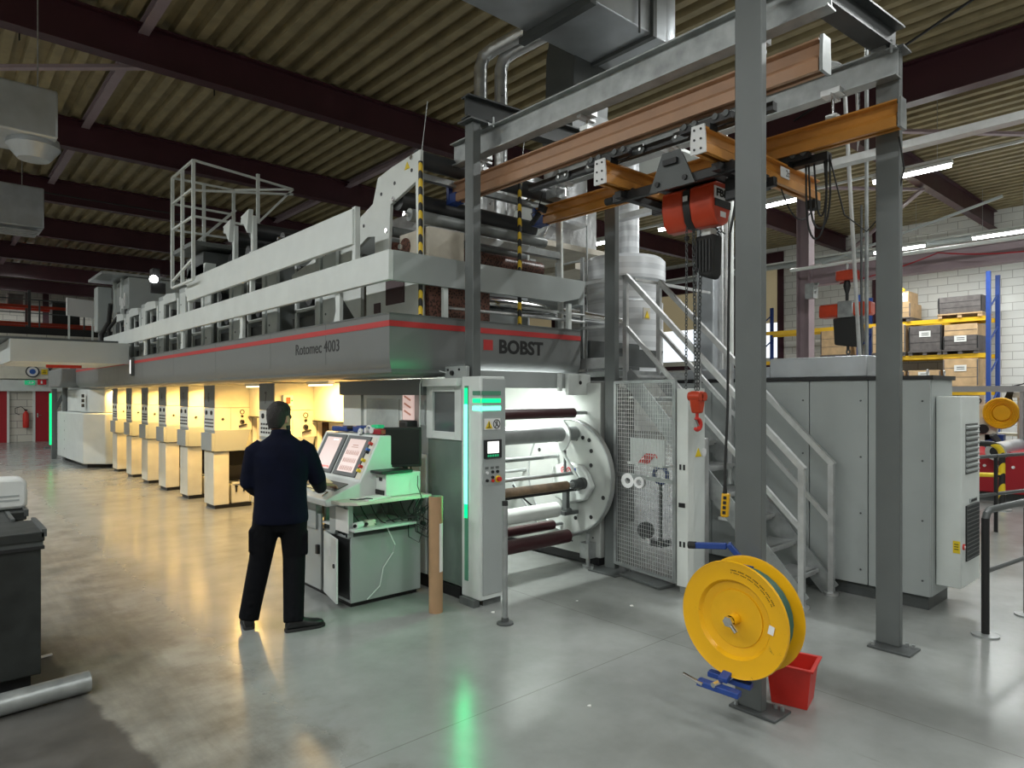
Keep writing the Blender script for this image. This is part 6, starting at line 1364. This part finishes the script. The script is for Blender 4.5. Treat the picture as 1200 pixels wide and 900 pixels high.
s = thing('small_round_sign', (15.7, 4.3, 2.0), 'small white square sign with a round mark beside the yellow hose coil', 'sign')
MB().box(15.36, 15.38, 3.62, 3.82, 1.6, 1.78).build('board', 'sign_w', s); MB().box(15.38, 15.40, 3.71, 3.73, 0, 1.78).build('stand_pole', 'dark_steel', s); MB().tube(arc((15.355, 3.72, 1.69), .05, 0, 360, 14, UY, UZ)[:-1], .01, 5, closed=True).bar((15.355, 3.69, 1.72), (15.355, 3.75, 1.66), .01, .01).build('mark', 'black', s)
s = thing('wall_window_unit', (26.5, 3.2, 2), 'pale cupboard with a glazed door on the block wall at the right edge', 'cupboard')
MB().box(26.4, 26.95, 1.2, 3.95, 2.3, 5.9).build('body', 'cream', s, bevel=.02); MB().box(26.38, 26.4, 1.4, 3.8, 2.6, 4.9).build('glass', 'grey_glass', s)

# pallet rack with pallets and boxes
RX = 25.3
pr = thing('pallet_rack', (RX, 8, 0), 'tall pallet rack with blue uprights and yellow shelf beams against the white block wall', 'rack')
for y in (5.85, 9.75, 13.6):
    for x in (RX, RX+1.1): MB().box(x-.05, x+.05, y-.06, y+.06, 0, 5.72 if y < 9 else 5.4).build('upright', 'blue', pr)
    mb = MB()
    for k_ in range(5): mb.bar((RX, y, .3+k_*1.05), (RX+1.1, y, .9+k_*1.05), .04, .04)
    mb.build('brace', 'blue', pr)
for z in (1.80, 3.0, 4.18):
    for x in (RX, RX+1.1):
        b_ = MB().box(x-.03, x+.03, 5.9, 13.55, z, z+.14).build('shelf_beam', 'rack_yellow', pr)
items = []
def crate(y, z, wd_, ht, m_, la, mark=True, n_slat=3, dk='wood_dark'):
    pal = thing('pallet', (RX+.5, y, z), 'pallet under the '+la, 'pallet', 'pallets on the rack')
    mb = MB()
    for k_ in (-1, 0, 1): mb.box(RX-.08, RX+1.1, y+k_*(wd_/2-.07)-.06, y+k_*(wd_/2-.07)+.06, z, z+.10)
    mb.build('block', dk, pal); MB().box(RX-.1, RX+1.12, y-wd_/2, y+wd_/2, z+.10, z+.14).build('top_boards', dk if dk != 'hoist_red' else 'wood', pal)
    b0 = z+.141; cr = thing('wooden_crate', (RX+.5, y, b0), la, 'crate', 'crates on the rack')
    MB().box(RX-.06, RX+1.08, y-wd_/2+.02, y+wd_/2-.02, b0, b0+ht).build('side_boards', m_, cr, bevel=.01)
    mb = MB()
    for k_ in range(1, n_slat): mb.box(RX-.063, RX-.06, y-wd_/2+.02, y+wd_/2-.02, b0+ht*k_/n_slat-.006, b0+ht*k_/n_slat+.006)
    for q in (-1, 1): mb.box(RX-.068, RX-.06, y+q*(wd_/2-.03)-.02, y+q*(wd_/2-.03)+.02, b0+.03, b0+ht-.03)
    mb.build('joint', 'wood_dark' if m_ != 'wood_dark' else 'black', cr)
    if mark:
        p_ = MB().box(RX-.072, RX-.064, y-.17, y+.17, b0+ht*.55, b0+ht*.55+.2).build('paper_label', 'paper', cr)
        mb = MB()
        for k_ in range(2): mb.box(RX-.075, RX-.072, y-.12, y+.10, b0+ht*.55+.06+k_*.06, b0+ht*.55+.08+k_*.06)
        mb.build('label_print', 'black', p_)
    return cr, b0+ht
crate(6.60, 3.14, 1.0, .45, 'wood_dark', 'grey crate with a pale board top, right place of the middle shelf')
_, zt = crate(7.62, 3.14, 1.0, .85, 'wood_dark', 'dark weathered crate with a paper label, middle place of the middle shelf')
crate(8.75, 3.14, 1.1, .95, 'wood', 'big plywood crate beside the dark column on the middle shelf', False)
crate(6.62, 4.32, 1.25, .55, 'wood_dark', 'dark weathered crate on an orange pallet, right end of the top shelf', False, dk='wood')
crate(8.55, 4.32, 1.0, .5, 'wood', 'open plywood crate on the top shelf beside the dark column', False)
crate(6.60, 1.94, 1.0, .9, 'wood', 'pale slatted crate at the right end of the lower shelf')
crate(7.65, 1.94, 1.0, .55, 'wood', 'low pale crate in the middle of the lower shelf', n_slat=2)
crate(8.75, 1.94, 1.0, .55, 'wood', 'low pale crate on the lower shelf beside the dark column', n_slat=2)
crate(6.6, 0.5, 1.0, .9, 'wood', 'pale crate under the lowest yellow beam', False); crate(10.6, 3.14, 1.0, .9, 'wood', 'plywood crate left of the dark column on the middle shelf', False)
s = thing('crate_collar', (RX+.5, 6.6, 3.73), 'pale board collar stacked on the grey crate of the middle shelf', 'crate')
MB().box(RX-.05, RX+1.05, 6.14, 7.06, 3.735, 4.1).build('boards', 'wood', s, bevel=.01); MB().box(RX-.056, RX-.05, 6.14, 7.06, 3.9, 3.915).build('joint', 'wood_dark', s)
s = thing('cardboard_box', (RX+.5, 8.55, 4.97), 'opened cardboard box with a white label on top of the plywood crate', 'box')
MB().box(RX-.04, RX+.9, 8.12, 8.98, 4.965, 5.35).build('carton', 'wood', s, bevel=.01); MB().box(RX-.05, RX-.042, 8.15, 8.4, 5.0, 5.3).build('paper_label', 'paper', s)
mb = MB()
for k_ in range(9): mb.sphere((RX+.1+.05*(k_ % 3), 8.35+.07*k_, 5.42+.05*(k_ % 2)), .07, 8, sc=(1, 1.3, .8))
mb.build('bag', 'sign_y', s)
# small chain hoists hanging further back
s = thing('jib_rail', (13.2, 5, 4.3), 'thin white jib rail crossing in front of the maroon crane beam', 'rail')
MB().tube([(13.5, 6.55, 4.38), (13.5, -2, 4.38)], .035, 8).build('rail', 'white_paint', s); MB().bar((13.5, 5.9, 4.42), (13.85, 3.0, 5.2), .06, .04).build('stay', 'cab_grey', s)
for y, z0, la in ((5.5, 3.65, 'small red chain hoist with a black chain bag hanging left of the dark column'),):
    s = thing('small_hoist', (13.5, y, z0), la, 'chain hoist')
    MB().box(13.38, 13.62, y-.28, y+.10, 4.02, 4.22).build('upper_body', 'hoist_red', s, bevel=.03); MB().cyl((13.5, y-.08, 4.22), (13.5, y-.08, 4.38), .03, n=8).build('hanger', 'galv', s)
    MB().box(13.36, 13.64, y-.55, y+.42, 3.32, 3.58).build('gear_body', 'hoist_red', s, bevel=.04)
    MB().box(13.35, 13.65, y-.25, y+.05, 3.3, 3.62).build('middle_housing', 'galv', s, bevel=.02)
    MB().prism([(y-.35, 3.3), (y+.15, 3.3), (y+.12, 2.78), (y-.28, 2.72), (y-.38, 2.85)], 'x', 13.38, 13.62).build('chain_bag', 'rubber', s, bevel=.03)
    MB().lathe((13.5, y-.08, 4.02), (0, 0, -1), [(0, 0), (.05, 0), (.07, .1), (.03, .25), (.03, .4), (0, .4)], 12).build('hook', 'black', s)
    chain((13.5, y-.1, 2.75), (13.5, y-.1, 1.7), .09, .014, .03).build('lifting_chain', 'dark_steel', s)
s = thing('beam_clamp', (13.5, 6.1, 4.0), 'grey hook clamp hanging from the jib rail left of the small red hoist', 'clamp')
MB().box(13.4, 13.6, 6.03, 6.2, 3.75, 4.05).tube(arc((13.5, 6.02, 3.95), .09, -90, 120, 8, UY, UZ), .03, 6).build('clamp', 'galv', s)
s = thing('festoon_string', (13.5, 3, 4.2), 'thin reddish cable sagging along the maroon crane beam', 'cable')
MB().tube(catenary((13.6, 5.6, 4.0), (13.6, 3.9, 4.34), .05), .012, 5).tube(catenary((13.6, 3.9, 4.34), (13.6, 1.2, 4.3), .16), .012, 5).build('cable', 'red_door', s)
# conduits and pipes
for (p0, p1, r_, m_, la) in (
    ((7.65, 3.1, 5.2), (8.1, 3.1, 2.0), .022, 'alu', 'slanted bright conduit pole left of the right grey post'),
    ((8.27, 3.1, 6.2), (8.27, 3.1, 0), .022, 'galv', 'vertical conduit directly left of the right grey post'),
    ((8.17, 3.12, 4.0), (8.17, 3.12, 0), .014, 'dark_steel', 'thin dark vertical conduit beside the bright one left of the right grey post'),
    ((7.4, 4.4, 5.4), (7.4, 4.4, 2.0), .02, 'alu', 'thin white vertical tube hanging beside the insulated tank'),
    ((8.2, 4.8, 5.2), (8.2, 4.8, 2.0), .035, 'white_paint', 'white vertical tube left of the lifting chain'),
    ((6.2, 5.6, 3.9), (6.2, 5.6, 2.1), .012, 'galv', 'thin rod left of the dark gantry column'),
    ((6.05, 5.15, 4.1), (6.05, 5.15, 2.1), .01, 'galv', 'second thin rod left of the dark gantry column'),
    ((7.3, 8.6, 4.2), (7.3, 8.6, 2.6), .02, 'white_paint', 'short white tube under the foil duct')):
    single(MB().cyl(p0, p1, r_, n=10), 'conduit', m_, la, 'pipe')
single(MB().tube([(25.5, 26, 6.9), (25.5, 12, 6.9), (25.5, 2, 6.9)], .11, 10), 'long_pipe', 'cab_grey', 'long grey pipe running along the top of the right block wall', 'pipe')
single(MB().tube([(4.3, 5.4, 2.72), (4.3, 5.35, 2.75), (4.6, 5.3, 2.75), (7.2, 5.5, 2.72)], .075, 16), 'silver_pipe', 'chrome', 'shiny silver pipe above the lettered tray end', 'pipe')

# foil duct over the press end, big sheet duct above
s = thing('foil_duct', (7, 7.5, 3.9), 'large foil-wrapped insulated duct behind the crane frame', 'duct')
MB().box(5.9, 7.4, 6.5, 10.8, 3.86, 4.72).build('foil_wrap', 'foil', s)
MB().box(5.95, 7.38, 6.3, 10.8, 3.78, 3.855).box(7.38, 8.6, 6.9, 10.8, 3.7, 3.8).build('underside_board', 'wool', s)
MB().box(5.8, 5.9, 6.2, 10.2, 3.45, 3.53).box(5.82, 5.88, 7.0, 7.1, 2.5, 3.45).build('support_rail', 'galv', s)
MB().box(6.3, 6.9, 6.2, 6.5, 4.1, 4.9).build('foil_elbow', 'foil', s, bevel=.05)
s = thing('ceiling_duct', (5, 4.7, 5.6), 'big rectangular sheet metal duct crossing above the crane frame', 'duct')
MB().box(1.6, 6.0, 4.28, 5.12, 5.58, 6.4).build('duct_run', 'duct', s, bevel=.01)
MB().lathe((6.05, 4.7, 5.60), UZ, [(0, 0), (.41, 0), (.41, .78), (0, .78)], 40).build('round_end', 'duct', s)
mb = MB()
for x in (3.2, 4.75, 5.75): mb.box(x-.03, x+.03, 4.24, 5.16, 5.54, 6.42)
mb.build('flange', 'dark_steel', s)
cv = [(5.1, 5.62), (5.1, 6.35), (5.3, 6.25), (5.48, 6.0), (5.56, 5.7), (5.58, 5.0), (5.14, 5.0), (5.12, 5.3)]
MB().prism(cv, 'x', 5.45, 6.05).build('elbow', 'dark_steel', s, bevel=.008)
MB().box(5.43, 6.07, 5.12, 5.6, 4.5, 5.02).build('down_duct', 'dark_steel', s)
mb = MB()
for x in (3.3, 5.5): mb.cyl((x, 4.25, 5.5), (x, 4.25, 8), .012, n=6).cyl((x, 5.15, 5.5), (x, 5.15, 8), .012, n=6)
mb.box(4.7, 4.78, 4.2, 5.2, 5.48, 5.54).build('hanger', 'dark_steel', s)
for k_, (x, y, nm) in enumerate(((5.2, 6.46, 'left'), (5.42, 6.33, 'right'))):
    single(MB().tube([(x, y, 3.4), (x, y, 5.85)]+[(x+.02, y-.04, 5.98), (x+.08, y-.15, 6.05), (x+.2, y-.7, 6.12), (x+.28, 5.22, 6.14)], .082, 18), 'foil_pipe', 'foil', '%s of two bright foil pipes bending up into the big ceiling duct' % nm, 'pipe', 'foil pipes')
single(MB().lathe((5.62, 6.2, 3.75), (.3, -.5, .8), [(0, 0), (.22, 0), (.24, .25), (.2, .5), (0, .5)], 24), 'foil_elbow', 'chrome', 'round shiny duct elbow seen behind the left grey post head', 'duct')
single(MB().box(7.4, 9.6, 5.4, 6.8, 5.2, 5.24), 'white_duct_panel', 'white_paint', 'white sheet panel hanging behind the crane beams', 'panel')
# cable tray at the right of the frame
s = thing('cable_tray', (7.5, 2.4, 4.3), 'perforated galvanised cable tray bending down right of the crane frame', 'cable tray')
def tray_seg(p0, p1, w_): return MB().bar(p0, p1, w_, .012, up=(0, -1, 0) if abs(Vector(p1)[2]-Vector(p0)[2]) > .3 else (0, 0, 1))
pts = [(6.4, 3.0, 5.02), (6.55, 2.72, 4.92), (6.62, 2.58, 4.78), (6.62, 2.56, 4.2), (6.62, 2.56, 4.14)]
mb = MB()
for a_, b_ in zip(pts[:-1], pts[1:]):
    a_ = Vector(a_); b_ = Vector(b_); w_ = Vector((.11, .05, 0)); n_ = (b_-a_).normalized().cross(w_.normalized())*.006
    mb.add([a_-w_, a_+w_, b_+w_, b_-w_, a_-w_+n_, a_+w_+n_, b_+w_+n_, b_-w_+n_], [(0, 1, 2, 3), (7, 6, 5, 4), (0, 4, 5, 1), (1, 5, 6, 2), (2, 6, 7, 3), (3, 7, 4, 0)])
mb.build('tray_bend', 'alu', s)
mb = MB()
for k_ in range(9): mb.obox((6.615, 2.545, 4.24+k_*.055), (.1, .01, .018), rot('Z', 24))
mb.build('slot', 'dark_steel', s)
MB().box(6.75, 6.87, -3, 5.6, 4.06, 4.13).build('tray_run', 'alu', s)
single(MB().box(6.2, 6.3, 3.2, 5.1, 5.0, 5.05), 'cable_ladder', 'alu', 'perforated tray piece above the rear cross beam of the crane frame', 'cable tray')
